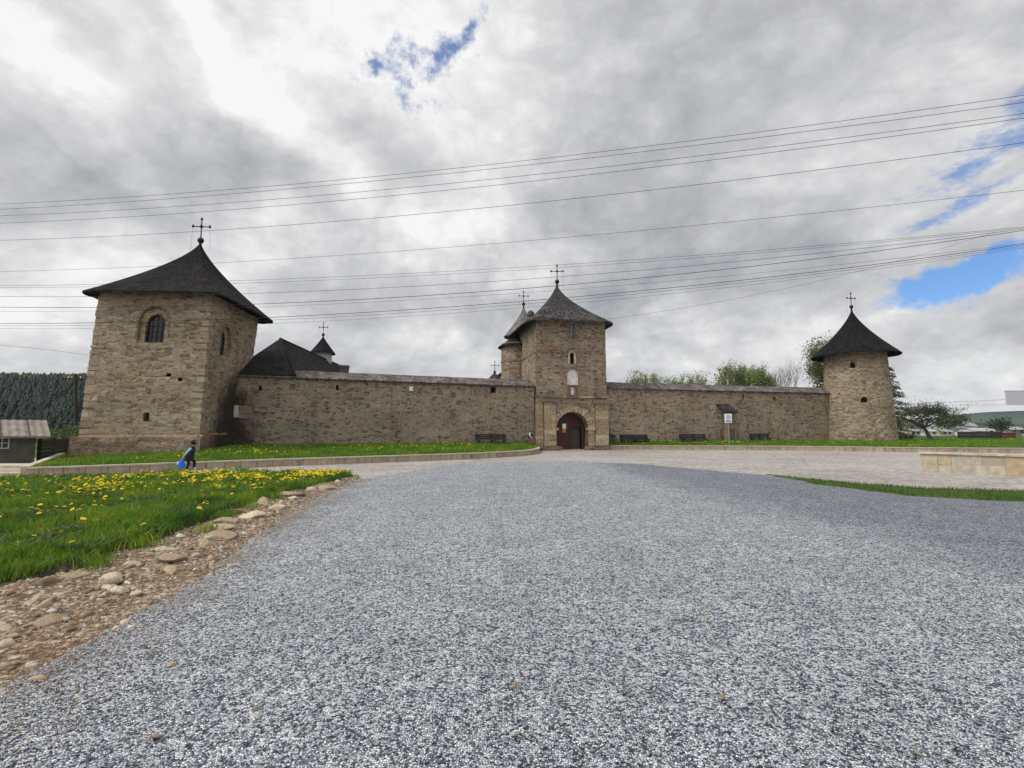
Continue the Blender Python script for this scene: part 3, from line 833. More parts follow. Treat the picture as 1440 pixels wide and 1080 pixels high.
for i in range(4):
    f, L = corners_f(lb, lt, 0., TZ, i)
    holes = []
    if i == 0: holes = [(2.93, 4.93, 7.95, 9.45, True, .2), (3.95, 4.33, 2.62, 3.18, False, .5), (5.15, 5.5, 5.62, 5.85, False, .09), (5.95, 6.25, 5.3, 5.55, False, .10)]
    if i == 1: holes = [(2.15, 3.95, 7.45, 8.75, True, .22)]
    panel(mb, f, 0, L, -.3, TZ, holes, .42, uo=(i * 11., 0), stf=stain_right if i == 1 else (lambda u, z: (max(0, .42 - abs(z - 1.2) * .15) if z < 2.6 else 0.) + max(0, (z - 10.) * .25) + max(0, .35 - (8. - z) * .12 - abs(u - 4.2) * .3 if z < 8 else 0)))
    if i == 0:
        # inner wall of the recess with the smaller arched window in it
        panel(mb, lambda u, z, d: f(u, z, d + .2), 2.87, 4.99, 7.9, 10.5, [(3.3, 4.62, 7.98, 9.28, True, .3)], .6, uo=(40, 3))
    if i == 1:
        panel(mb, lambda u, z, d: f(u, z, d + .22), 2.1, 4.0, 7.4, 9.7, [(2.35, 3.45, 7.5, 8.72, True, .14)], .6, uo=(52, 3))
# ragged quoins down both visible corners
for (i, s) in ((0, 0), (0, 1), (1, 1)):
    f, L = corners_f(lb, lt, 0., TZ, i)
    z = 1.75
    while z < TZ - .5:
        h = random.uniform(.16, .42); w = random.uniform(.35, .95); pr_ = random.uniform(.0, .055)
        u0, u1 = (-pr_, w) if s == 0 else (L - w, L + pr_)
        P = [f(u0, z, -pr_), f(u1, z, -pr_ * .4), f(u1, z + h, -pr_ * .4), f(u0, z + h, -pr_)]
        B = [f(u0, z, .35), f(u1, z, .35), f(u1, z + h, .35), f(u0, z + h, .35)]
        o = random.uniform(0, 30)
        mb.face(P, [(o, z), (o + w, z), (o + w, z + h), (o, z + h)], 1)
        for a, b in ((0, 1), (1, 2), (2, 3), (3, 0)): mb.face([P[b], P[a], B[a], B[b]], [(o, z), (o + .3, z), (o + .3, z + .3), (o, z + .3)], 1)
        z += h + random.uniform(0., .25)
mb.build('tower_wall', [M_left, M_quoin], tw)
pb = [(x + sx * .30, y + sy * .30) for (x, y), (sx, sy) in zip(lb, ((-1, -1), (1, -1), (1, 1), (-1, 1)))]
for i in range(4):
    f, L = corners_f(pb, [(x + .06, y) for x, y in pb], -.4, 1.62, i, .05)
    panel(pl, f, 0, L, -.4, 1.55, (), .35, uo=(i * 11., 0), stf=stain_right if i == 1 else (lambda u, z: 0.))
    g = lambda u, z, d, f=f: f(u, 1.55 + (z - 1.55) * .25, d + (z - 1.55) * .55)
    panel(pl, g, 0, L, 1.55, 2.2, (), .35, uo=(i * 11., 0), stf=stain_right if i == 1 else (lambda u, z: 0.))
pl.build('plinth', M_plinth, tw)
def window(parent, f, ua, ub, za, zb, d, label=None, arched=True, bars=(2, 4), glass=None, wood=None):
    g = MB(); arch_plate(g, f, ua, ub, za, zb, d + .06, arched=arched)
    w = g.build('window', glass or M_darkglass, parent)
    if label: w['label'] = label
    fr = MB()
    r = (ub - ua) / 2; t = .06
    def bar(P, Q, w_=t):
        a, b = f(P[0], P[1], d), f(Q[0], Q[1], d)
        fr.tube([a, b], w_ / 2, n=4)
    bar((ua + .03, za), (ua + .03, zb)); bar((ub - .03, za), (ub - .03, zb)); bar((ua, za + .03), (ub, za + .03))
    if arched:
        cx = (ua + ub) / 2
        P = [(cx + (r - .03) * math.cos(PI * i / 10), zb + (r - .03) * math.sin(PI * i / 10)) for i in range(11)]
        fr.tube([f(p[0], p[1], d) for p in P], t / 2, n=4)
    else: bar((ua, zb - .03), (ub, zb - .03))
    top = zb + (r if arched else 0)
    for k in range(1, bars[0]):
        u = ua + (ub - ua) * k / bars[0]
        hh = zb + (math.sqrt(max(0, r * r - (u - (ua + ub) / 2) ** 2)) if arched else 0)
        bar((u, za), (u, hh), .05)
    for k in range(1, bars[1]):
        z = za + (top - za) * k / bars[1]
        hw = r if z < zb or not arched else math.sqrt(max(0, r * r - (z - zb) ** 2))
        c = (ua + ub) / 2
        bar((c - hw, z), (c + hw, z), .035)
    fr.build('frame', wood or M_black, w)
    return w
f0, L0 = corners_f(lb, lt, 0., TZ, 0, .0)
f1, L1 = corners_f(lb, lt, 0., TZ, 1, .0)
for (u0_, u1_, ff) in ((.2, 3.1, f0), (3.5, L0 - .1, f0), (.1, 5.2, f1)): strip(ff, u0_, u1_, 1.62, 1.80, M_brick, tw, .04, -.035)
window(tw, f0, 3.3, 4.62, 7.98, 9.28, .38, bars=(4, 5))
window(tw, f1, 2.35, 3.45, 7.5, 8.72, .27, bars=(3, 5))
v = MB(); arch_plate(v, f0, 3.95, 4.33, 2.62, 3.18, .48, arched=False); v.build('loophole', M_void, tw)
# brick relieving arches round the window recesses
ba = MB(); arch_ring(ba, f0, 3.93, 8.3, 9.45, .98, 1.14, -.02, .12, 22); ba.build('brick_arch', M_brick, tw)
ba = MB(); arch_ring(ba, f1, 3.05, 8., 8.75, .89, 1.1, -.02, .12, 20); ba.build('brick_arch', M_brick, tw)
bx, by = .12, .05
rf = roof_mesh(bx, by, 4.62, 4.95, 11.35, 5.3, 1.40, (11., 14.), 18, 128, .13, .80, ax=.55).build('roof', M_roofL, tw, smooth=True)
rf.rotation_euler[2] = .06
finial(rf, (.66, .05, 11.35 + 5.15), 1.0, M_black, .05)

# ------------------------------------------------------------------ curtain walls
def curtain(A, B, zt, label, mat, slots, seed, cap_h=.72, uo=0., stainf=None, extra=None):
    A, B = Vector((*A, 0)), Vector((*B, 0))
    L = (B - A).length
    root = thing('perimeter_wall', label, 'perimeter wall', A, math.atan2(B.y - A.y, B.x - A.x))
    def f(u, z, d):
        w = .03 * noise.noise(Vector((u * 1.3 + seed, z * 1.6, 0))) + .05 * noise.noise(Vector((u * .3 + seed, z * .3, 5)))
        return Vector((u, d + w - .012 * (zt - z), z))
    m = MB()
    panel(m, f, 0, L, -.3, zt, slots, .6, uo=(uo, 0), stf=stainf)
    m.face([(L, .02, -.3), (L, 1.25, -.3), (L, 1.25, zt), (L, .02, zt)])
    m.face([(0, 1.25, -.3), (0, .02, -.3), (0, .02, zt), (0, 1.25, zt)])
    m.face([(L, 1.25, -.3), (0, 1.25, -.3), (0, 1.25, zt), (L, 1.25, zt)], [(L, 0), (0, 0), (0, zt), (L, zt)])
    m.build('wall_face', mat, root)
    for (ua, ub, za, zb, ar, dp) in slots:
        v = MB(); arch_plate(v, f, ua - .02, ub + .02, za - .02, zb + .02, dp - .02, arched=False)
        v.build('loophole', M_void, root)
    c = MB()
    n = int(L / .5)
    ee = lambda u, k: .035 * noise.noise(Vector((u * .55 + seed * 3, k, 2.)))
    for i in range(n):
        a, b = L * i / n, L * (i + 1) / n
        za, zb = zt + .02 + ee(a, 0), zt + .02 + ee(b, 0); ra, rb = zt + cap_h + ee(a, 3), zt + cap_h + ee(b, 3)
        c.face([(a, -.28, za), (b, -.28, zb), (b, .95, rb), (a, .95, ra)], [(a, 0), (b, 0), (b, 1.48), (a, 1.48)])
        c.face([(b, 1.6, zb), (a, 1.6, za), (a, .95, ra), (b, .95, rb)], [(b, 0), (a, 0), (a, 1), (b, 1)])
        c.face([(a, -.27, za - .09), (b, -.27, zb - .09), (b, -.28, zb), (a, -.28, za)], [(a, 0), (b, 0), (b, .1), (a, .1)])
        c.face([(b, -.27, zb - .09), (a, -.27, za - .09), (a, .4, za - .03), (b, .4, zb - .03)], [(b, 0), (a, 0), (a, .6), (b, .6)])
    for u, k in ((0, -1), (L, 1)):
        q = [(u, -.28, zt - .06), (u, 1.6, zt - .06), (u, 1.6, zt), (u, .95, zt + cap_h), (u, -.28, zt + .02)]
        c.face(q[::k])
    c.build('roof', M_roofC, root)
    return root, f, L
LA, LB = (-22.45, 39.2), (2.2, 49.42)
slL = [(2.19, 2.39, 5.16, 5.58, False, .4), (8.06, 8.28, 5.38, 5.82, False, .4), (22.1, 22.65, 5.55, 6.1, False, .5)]
cl, fL, LL = curtain(LA, LB, 6.30, 'long beige rubble wall with pinkish shingle cap left of the gate tower', M_wall, slL, 3.,
    stainf=lambda u, z: max(0, 1 - u / 3.0) * 1.35 * (1 if z < 4.8 else max(0, 1 - (z - 4.8))) + max(0, .55 - (z - .7) * .28) * (.6 if u < 22 else 1.))
v = MB(); v.box(14.28, 14.62, -.09, .02, 5.5, 5.9); o = v.build('notice_plate', M_paper, cl)
v = MB(); v.box(.5, .85, -.07, .3, 3.0, 3.95, jit=.02); v.build('plaster_buttress', M_cream, cl)
v = MB(); v.box(.9, 1.75, -.05, .3, 2.95, 3.9, jit=.03); v.build('blocked_opening', M_plinth, cl)
RA, RB = (9.5, 51.25), (38.6, 59.05)
slR = [(16.82, 17.08, 5.35, 5.95, False, .4), (20.95, 21.35, 5.4, 5.75, False, .35), (26.25, 26.5, 5.5, 5.85, False, .4)]
cr_, fR, LR = curtain(RA, RB, 6.28, 'brown rubble wall with pale shingle cap right of the gate tower', M_wall2, slR, 9., .74, 60.,
    stainf=lambda u, z: max(0, 1 - abs(u - 14.9) / 1.6) * (.6 if z < 3.4 else 0) + max(0, .5 - (z - .7) * .4) + max(0, 1 - u / 2.5) * .5 * (1 if z < 3.5 else .6))
# small lean-to hood over a blocked doorway
h = MB()
Mh = Matrix.Translation((14.35, 0, 0))
P = [Vector((-1.05, .05, 4.75)), Vector((.55, .05, 4.75)), Vector((1.15, -.95, 3.82)), Vector((-.45, -.95, 3.82))]
T = [p + Vector((0, -.02, .1)) for p in P]
h.face([Mh @ p for p in (T[3], T[2], T[1], T[0])], [(0, 0), (1.6, 0), (1.6, 1.4), (0, 1.4)]); h.face([Mh @ p for p in P])
for i in range(4): h.face([Mh @ p for p in (P[i], P[(i + 1) % 4], T[(i + 1) % 4], T[i])])
h.build('lean_to_hood', M_roofG, cr_)
h = MB(); h.box(14.25, 15.35, -.62, .2, .4, 3.92, jit=.03); h.build('buttress', M_plinth, cr_)
h = MB(); h.box(14.55, 15.15, -.66, -.4, .75, 2.1, jit=.02); h.build('dark_hatch', M_shed, cr_)

# ------------------------------------------------------------------ round tower at the right end
RT = Vector((40.75, 58.7, 0))
rt = thing('round_tower', 'round stone tower with black conical shingle roof at the right end of the wall', 'tower', RT)
R0, R1, RZ = 3.72, 3.1, 11.2
def frt(u, z, d):
    r = R0 + (R1 - R0) * z / RZ
    a = u / R0 - PI / 2 - .55
    w = .04 * noise.noise(Vector((math.cos(a) * 5, math.sin(a) * 5, z * 1.8))) + .03 * noise.noise(Vector((math.cos(a) * 14, math.sin(a) * 14, z * 5)))
    return Vector(((r - d + w) * math.cos(a), (r - d + w) * math.sin(a), z))
C0 = 2 * PI * R0
m = MB()
# u measured round from the side that faces the plaza
def flip(u, z, d): return frt(u, z, d)
hl = [(-.78, -.20, 9.0, 9.62, True, .45), (.15, .85, 5.05, 5.65, True, .45)]
panel(m, frt, -C0 / 2, C0 / 2, -.3, RZ, [(a, b, c, d - (b - a) / 2, e, g) for a, b, c, d, e, g in hl], .4, stf=lambda u, z: max(0, .55 - z * .25) + max(0, (z - 9.8) * .3))
m.build('tower_wall', M_round, rt)
for a, b, c, d, e, g in hl:
    v = MB(); arch_plate(v, frt, a - .03, b + .03, c - .03, d - (b - a) / 2, g - .03); w = v.build('window', M_void, rt)
    v = MB(); arch_ring(v, frt, (a + b) / 2, c, d - (b - a) / 2, (b - a) / 2, (b - a) / 2 + .13, -.025, .1, 9); v.build('brick_surround', M_brick, w)
rr = roof_mesh(0, 0, 4.5, 4.5, 10.75, 5.75, 1.42, (2., 2.), 20, 72, .12, .68).build('roof', M_roofR, rt, smooth=True)
finial(rr, (0, 0, 16.45), .95, M_black, .25)
fl = MB()
for k in range(40):
    a = 2 * PI * k / 40
    fl.box(-.25, .25, -.12, .12, -.2, random.uniform(.05, .22), M=Matrix.Rotation(a, 4, 'Z') @ Matrix.Translation((0, -3.8, .5)), jit=.05)
fl.build('footing', M_plinth, rt)

# ------------------------------------------------------------------ gate tower (local: u right, v inwards, front at v = 0)
gt = thing('gate_tower', 'square stone gate tower with arched dark doorway in the middle of the wall', 'gate tower', (6.05, 50.02, 0), .208)
W, D, GZ = 3.74, 9.83, 13.55
def gf(i):
    A = [(-W, 0), (W, 0), (W, D), (-W, D)]
    Q = [(-W + .06, .06), (W - .06, .06), (W - .06, D - .06), (-W + .06, D - .06)]
    return corners_f(A, Q, 0., GZ, i, .03)
m = MB()
g0, GL = gf(0)
def gfront(u, z, d): return g0(u + W, z, d)
holes = [(-1.68, 1.68, -.3, 2.1, True, 1.3), (-.33, .43, 11.2, 12.65, False, .3), (-.18, .27, 8.66, 9.58, True, .35), (-.50, .70, 6.45, 7.55, True, .14), (-.30, .42, 5.47, 6.38, False, .2)]
panel(m, gfront, -W, W, -.3, GZ, holes, .5, uo=(20, 0), stf=lambda u, z: max(0, .6 - z * .3) + max(0, (z - 12.4) * .35))
for i in (1, 2, 3):
    f, L = gf(i); panel(m, f, 0, L, -.3, GZ, (), .5, uo=(30 + 12 * i, 0))

for s in (0, 1):
    z = 5.6
    while z < GZ - .7:
        h_ = random.uniform(.15, .35); w = random.uniform(.3, .6); p_ = random.uniform(0, .04)
        u0, u1 = (-W - p_, -W + w) if s == 0 else (W - w, W + p_)
        P = [gfront(u0, z, -p_), gfront(u1, z, -p_ * .3), gfront(u1, z + h_, -p_ * .3), gfront(u0, z + h_, -p_)]
        B = [gfront(u0, z, .3), gfront(u1, z, .3), gfront(u1, z + h_, .3), gfront(u0, z + h_, .3)]
        o = random.uniform(0, 30)
        m.face(P, [(o, z), (o + w, z), (o + w, z + h_), (o, z + h_)])
        for a, b in ((0, 1), (1, 2), (2, 3), (3, 0)): m.face([P[b], P[a], B[a], B[b]])
        z += h_ + random.uniform(.05, .4)
m.build('tower_wall', M_gate, gt)
ASH = [(.36, .28, .18), (.31, .24, .155), (.40, .315, .21), (.28, .21, .14), (.37, .30, .215), (.34, .25, .15)]
def ash(): 
    c = random.choice(ASH); k = random.uniform(.85, 1.12); return tuple(v * k for v in c)
def pier(name, u0, u1, v0, v1, z0, z1, parent):
    p = MB(); z = z0
    while z < z1 - .05:
        h_ = min(random.uniform(.32, .62), z1 - z)
        if z1 - z - h_ < .2: h_ = z1 - z
        if random.random() < .45 and u1 - u0 > .8:
            q = random.uniform(.35, .65); um = u0 + (u1 - u0) * q
            p.box(u0, um - .008, v0, v1, z + .008, z + h_ - .008, col=ash(), jit=.018); p.box(um + .008, u1, v0, v1, z + .008, z + h_ - .008, col=ash(), jit=.018)
        else: p.box(u0, u1, v0, v1, z + .008, z + h_ - .008, col=ash(), jit=.018)
        z += h_
    return p.build(name, M_ashlar, parent)
pier('pilaster', -2.98, -1.86, -.42, .1, .45, 4.72, gt)
pier('pilaster', 2.42, 3.70, -.42, .1, .45, 4.62, gt)
pier('corner_pier', -3.83, -3.05, -.16, .6, .1, 5.15, gt)
pier('jamb_pier', 1.95, 2.36, -.12, .1, .1, 4.2, gt)
for u0, u1, h_ in ((-3.1, -1.7, .0), (2.3, 3.8, .0)):
    b = MB(); b.box(u0 - .04, u1 + .04, -.56, .1, (4.72 if u0 < 0 else 4.62) + .01, 5.02, col=(.2, .15, .1), jit=.02); b.build('pilaster_cap', M_ashlar, gt)
    b = MB(); b.box(u0 - .06, u1 + .06, -.72, .1, -.05, .44, col=(.15, .115, .085), jit=.07, taper=.06)
    s = -1 if u0 < 0 else 1
    b.box(*sorted((s * 1.2, s * 1.72)), -.55, -.02, -.05, .36, col=(.16, .125, .095), jit=.06, taper=.07); b.build('plinth_stone', M_ashlar, gt)
a = MB(); arch_ring(a, gfront, 0., .1, 2.1, 1.69, 2.22, -.14, .25, 15, col=ash); a.build('arch_ring', M_ashlar, gt)
for s in (-1, 1):
    b = MB(); b.box(*sorted((s * 1.52, s * 2.35)), -.3, .3, 1.98, 2.2, col=ash(), jit=.02); b.build('impost', M_ashlar, gt)
b = MB(); u = -W - .1
while u < W:
    w = min(random.uniform(.5, .9), W + .08 - u); b.box(u, u + w - .01, -.14, .1, 5.2, 5.36, col=ash() if random.random() < .6 else (.18, .14, .1), jit=.015); u += w
for k in range(12): b.box(-W - .12, -.0 - W + .02, k * .8, k * .8 + .78, 5.2, 5.36, col=ash(), jit=.015)
b.build('cornice', M_ashlar, gt)
# brick string course, on the front and the left side
strip(gfront, -W + .03, W - .05, 9.78, 9.92, M_brick, gt); strip(gfront, -W + .03, -1.1, 9.97, 10.32, M_brick, gt, .05)
g3, L3 = gf(3); strip(g3, .1, L3 - .1, 9.76, 9.95, M_brick, gt)
strip(gfront, -1.0, W - .1, 9.96, 10.07, M_gate, gt)
# windows, niche, plaque, icon
window(gt, gfront, -.33, .43, 11.2, 12.65, .2, arched=False, bars=(2, 3), glass=M_glass, wood=M_leadgrey)
v = MB(); arch_plate(v, gfront, -.20, .29, 8.64, 9.58, .33); v.build('niche', M_void, gt)
v = MB(); arch_ring(v, gfront, .045, 8.66, 9.58, .225, .40, -.04, .08, 7, col=lambda: (.45, .4, .32)); v.build('niche_surround', M_ashlar, gt)
v = MB(); arch_plate(v, gfront, -.50, .70, 6.45, 7.55, .10); v.build('memorial_plaque', plain('worn_white_fresco', (.60, .58, .53), .9, .22, 3.), gt)
v = MB(); arch_ring(v, gfront, .10, 6.45, 7.55, .61, .86, -.035, .1, 17); v.build('brick_surround', M_brick, gt)
ic = MB(); arch_plate(ic, gfront, -.30, .42, 5.47, 6.38, .14, arched=False); ic = ic.build('icon', M_icon, gt)
v = MB(); v.lathe([(0, 0), (.13, .02), (.17, .3), (.1, .5), (.12, .6), (.09, .72), (0, .78)], (.06, .12, 5.5), 12); v.build('painted_figure', M_plaster, ic, smooth=True)
v = MB()
for u0, u1, z0, z1 in ((-.42, -.30, 5.4, 6.5), (.42, .54, 5.4, 6.5), (-.30, .42, 6.38, 6.5), (-.30, .42, 5.36, 5.47)): v.box(u0, u1, -.06, .1, z0, z1, jit=.008)
v.build('icon_frame', M_redbrown, ic)
# gate leaves set back in the passage
def door_plate(mb_, ua, ub, yd, z0, r=1.70, zc=2.1):
    n = 10; top = []
    for i in range(n + 1):
        u = ua + (ub - ua) * i / n
        top.append((u, zc + math.sqrt(max(0., r * r - u * u))))
    P = [(ua, z0), (ub, z0)] + top[::-1]
    mb_.face([(u, yd, z) for u, z in P], P)
    mb_.face([(u, yd + .1, z) for u, z in P][::-1], P)
d_ = thing
lf_ = MB(); door_plate(lf_, -1.69, -.02, 1.0, .02)
for k in range(6): lf_.box(-1.66 + k * .275, -1.66 + k * .275 + .255, .965, 1.0, .05, 2.0 + (1.1 if k > 1 else .45), jit=.006)
for z in (.5, 1.9): lf_.box(-1.68, -.04, .93, .967, z, z + .14)
lf_ = lf_.build('door', M_door, gt)
ri = MB(); door_plate(ri, .02, 1.69, 1.02, 2.45); ri.box(1.28, 1.66, .99, 1.06, .02, 2.44); ri.box(.02, .14, .98, 1.05, .02, 2.44)
ri.box(.02, 1.66, .96, 1.0, 2.36, 2.55); ri = ri.build('door', M_door, gt)
wk = MB(); wk.box(.16, 1.24, 1.35, 1.42, .03, 2.40)
for k in range(4): wk.box(.18 + k * .265, .18 + k * .265 + .24, 1.32, 1.35, .06, 2.36, jit=.006)
wk.build('lit_passage_panel', M_doorlit, ri)  # panel stands in for the view into the lighter passage
n1 = MB(); n1.box(-.76, -.38, .90, .915, 2.12, 2.62); nt_ = n1.build('notice', M_paper, lf_)
n1 = MB(); n1.box(-.76, -.40, .90, .915, 1.72, 2.09); n1.build('notice', M_orange, lf_)
n1 = MB(); n1.box(-1.9, 1.9, -.1, 1.6, -.08, .02); n1.build('threshold', M_cop, gt)
# roof with chimney
rg = roof_mesh(0, D / 2, W + 1.0, D / 2 + 1.0, 13.0, 5.5, 1.58, (7., 14.), 20, 112, .14, .80).build('roof', M_roofG, gt, smooth=True)
finial(rg, (.05, D / 2, 18.35), 1.08, M_black, -.2)
ch = MB(); ch.lathe([(.34, 0), (.33, 1.55), (.42, 1.62), (.42, 1.9), (.36, 2.05), (.18, 2.2), (0, 2.24)], (-2.35, 7.6, 13.6), 14); ch.build('chimney', plain('sooty_chimney', (.09, .075, .065), .9, .3, 4.), rg, smooth=True)
# stair turret at the rear left corner
st_ = MB()
def ft(u, z, d):
    a = u / 1.9; w = .03 * noise.noise(Vector((math.cos(a) * 5, math.sin(a) * 5, z * 2)))
    return Vector((-3.75 + (1.9 - d + w) * math.cos(a), 8.4 + (1.9 - d + w) * math.sin(a), z))
panel(st_, ft, 0, 2 * PI * 1.9, -.3, 11.9, (), .4, uo=(70, 0))
tu = st_.build('stair_turret', M_gate, gt, smooth=False)
strip(ft, 0, 2 * PI * 1.9, 9.72, 9.92, M_brick, tu)
roof_mesh(-3.75, 8.4, 2.3, 2.3, 11.55, 1.7, 1.1, (2., 2.), 8, 40, .1, .7).build('roof', M_roofL, tu, smooth=True)
# drainpipe and lamp bracket on the left corner
b = MB(); b.tube([(-4.0, 1.6, 5.0), (-3.95, -.1, 5.12), (-3.9, -.15, 5.25)], .035, n=6); b.tube([(-4.6, 1.9, .3), (-4.6, 1.9, 6.4)], .05, n=6); b.build('drainpipe', M_black, gt, smooth=True)

# ------------------------------------------------------------------ church steeple rising behind the gate tower
ck = thing('church', 'church behind the gate with slender round steeple under a pale flared cone roof', 'church', (1.5, 63.2, 0), .12)
m = MB(); m.lathe([(1.9, -.3), (1.9, 13.9)], (0, 0, 0), 36); m.build('steeple_drum', M_round, ck, smooth=True)
r_ = roof_mesh(0, 0, 2.55, 2.55, 13.9, 4.1, 1.35, (2., 2.), 14, 48, .1, .7).build('roof', M_roofS, ck, smooth=True)
finial(r_, (0, 0, 17.95), .95, M_black, 0.)
m = MB(); m.lathe([(2.1, -.3), (2.1, 7.4)], (-3.6, 1.4, 0), 30); m.build('apse', M_plaster, ck, smooth=True)
m = MB(); m.lathe([(2.5, 7.3), (1.9, 7.75), (.9, 8.5), (.1, 9.3), (0, 9.32)], (-3.6, 1.4, 0), 30); ar = m.build('apse_roof', M_roofG, ck, smooth=True)
finial(ar, (-3.6, 1.4, 9.25), .78, M_black, 0.)
m = MB(); m.box(-2.6, 4.5, 2.2, 14, -.3, 9.3); m.build('nave_wall', M_plaster, ck)
m = MB()
for P in ([(-3.1, 1.8, 9.2), (5, 1.8, 9.2), (1, 5, 12.4)], [(5, 1.8, 9.2), (5, 14.4, 9.2), (1, 11, 12.4), (1, 5, 12.4)], [(5, 14.4, 9.2), (-3.1, 14.4, 9.2), (1, 11, 12.4)], [(-3.1, 14.4, 9.2), (-3.1, 1.8, 9.2), (1, 5, 12.4), (1, 11, 12.4)]): m.face(P, [(p[0] + p[1], p[2]) for p in P])
m.build('nave_roof', M_roofG, ck)

# ------------------------------------------------------------------ hall with hip roof behind the left curtain wall
HA = Vector((-21.3, 45.4, 0))
ha = thing('monastery_hall', 'hall with large dark shingled hip roof rising behind the left wall', 'hall', HA, .09)
def uvp(P):
    P = [Vector(p) for p in P]; e = (P[1] - P[0]).normalized(); n_ = e.cross(P[2] - P[0]).normalized(); g = n_.cross(e)
    return [((p - P[0]).dot(e), (p - P[0]).dot(g)) for p in P]
m = MB()
HM = Matrix.Rotation(-.09, 3, 'Z')
a, b = HM @ (Vector((-22.55, 38.95, 6.34)) - HA), HM @ (Vector((-17.9, 40.85, 6.52)) - HA)
c, d = Vector((3.9, 24, 6.9)), Vector((-5.6, 24, 6.7))
t1, t2 = Vector((-.15, .1, 10.42)), Vector((.4, 21, 10.42))
def subface(P, k=6):
    P = [Vector(p) for p in P]; U = uvp(P)
    m.face(P, U)
for P in ((a, b, t1), (b, c, t2, t1), (c, d, t2), (d, a, t1, t2)): subface(P)
hr = m.build('roof', M_hall, ha)
rc = MB(); rc.tube([b, t1, ], .09, n=6); rc.tube([t1, t2], .1, n=6); rc.build('ridge_boards', M_hall, hr)
m = MB(); m.box(-2.6, 2.3, -1.6, 23.2, -.2, 6.6); m.build('hall_wall', M_cream, ha)
m = MB(); m.box(-.45, .45, -.4, .4, 0, 1.3, jit=.03); m.box(-.55, .55, -.5, .5, 1.3, 1.5, jit=.03); o = m.build('chimney', plain('old_brick_chimney', (.12, .085, .07), .9, .35, 5.), hr)
o.location = Matrix.Rotation(-.09, 3, 'Z') @ (Vector((-20.35, 60, 8.25)) - HA)
cu = thing('bell_cupola', 'small pale grey round cupola with dark cone cap and cross above the hall roof', 'cupola', (-23.05, 60, 0))
m = MB(); m.lathe([(1.08, 6.), (1.08, 11.35)], (0, 0, 0), 32); m.build('drum', plain('grey_limewash', (.40, .385, .36), .9, .15, 3.), cu, smooth=True)
r_ = roof_mesh(0, 0, 1.5, 1.5, 11.25, 2.15, 1.15, (2., 2.), 8, 36, .08, .7).build('roof', M_roofR, cu, smooth=True)
finial(r_, (0, 0, 13.35), .82, M_black, 0.)

# ------------------------------------------------------------------ street furniture
def bench(x, y, z, rz, L, label):
    b = thing('bench', label, 'bench', (x, y, z), rz, 'dark benches along the fortress wall')
    m = MB()
    for k in range(3): m.box(-L / 2, L / 2, -.22 + k * .16, -.22 + k * .16 + .145, .42, .47, jit=.004)
    m.build('seat', M_bench, b)
    m = MB()
    for k in range(3): m.box(-L / 2, L / 2, .28 + k * .03, .32 + k * .03, .52 + k * .15, .52 + k * .15 + .125, jit=.004)
    m.build('backrest', M_bench, b)
    for s in (-1, 0, 1):
        m = MB(); m.box(s * (L / 2 - .25) - .04, s * (L / 2 - .25) + .04, -.24, -.15, -.1, .42); m.box(s * (L / 2 - .25) - .04, s * (L / 2 - .25) + .04, .22, .30, -.1, .95)
        m.box(s * (L / 2 - .25) - .035, s * (L / 2 - .25) + .035, -.22, .26, .36, .415); m.build('leg', M_bench, b)
bench(-1.85, 46.1, .66, .34, 3.0, 'dark bench against the wall just left of the gate tower')
bench(12.75, 51.7, .56, .26, 3.2, 'dark bench nearest the gate tower on its right side')
bench(19.3, 53.0, .60, .26, 3.2, 'dark bench between the gate and the white board on a post')
bench(27.3, 54.8, .62, .26, 2.6, 'dark bench right of the white board, nearest the round tower')

sg = thing('information_sign', 'white notice board with blue print on a thin metal post in the right bed', 'sign', (21.95, 50.6, .38), .1)
m = MB(); m.tube([(0, 0, -.2), (-.06, 0, 2.35)], .032, n=8); m.build('post', M_leadgrey, sg, smooth=True)
m = MB(); m.box(-.40, .34, -.03, .0, 2.33, 3.24, jit=.01); bo = m.build('board', M_paper, sg)
m = MB()
for k in range(5): m.box(-.24 + .03 * (k % 2), .16 + .05 * (k % 3), -.045, -.031, 3.06 - k * .09, 3.09 - k * .09)
m.build('text_lines', M_ink, bo)
m = MB(); m.box(-.30, .24, -.045, -.031, 2.40, 2.58); m.build('blue_panel', plain('faded_blue_print', (.25, .27, .5), .8, .2, 20.), bo)

lp = thing('floodlight', 'small black floodlight with a white rim on a short red post left of the gate', 'floodlight', (1.75, 48.35, .45), .3)
m = MB(); m.box(-.17, .17, -.14, .16, -.1, .72, jit=.02); m.build('post', plain('brick_red_post', (.2, .09, .07), .9, .3, 5.), lp)
m = MB(); m.lathe([(.0, -.22), (.2, -.2), (.24, .05), (.2, .2), (0, .22)], (0, 0, 0), 14)
o = m.build('lamp_head', M_black, lp, smooth=True); o.location = (.02, -.02, 1.0); o.rotation_euler = (R(70), 0, R(25))
m = MB(); m.lathe([(.24, .05), (.27, .1), (.2, .2)], (0, 0, 0), 14); r2 = m.build('rim', M_plaster, o, smooth=True)
fb = thing('floodlight', 'small black box floodlight on the bed right of the gate tower', 'floodlight', (10.35, 51.15, .45), .2)
m = MB(); m.box(-.2, .2, -.12, .12, .78, 1.05, jit=.01); m.build('lamp_head', M_black, fb)
m = MB(); m.tube([(0, 0, -.1), (0, 0, .8)], .035, n=6); m.build('post', M_black, fb)

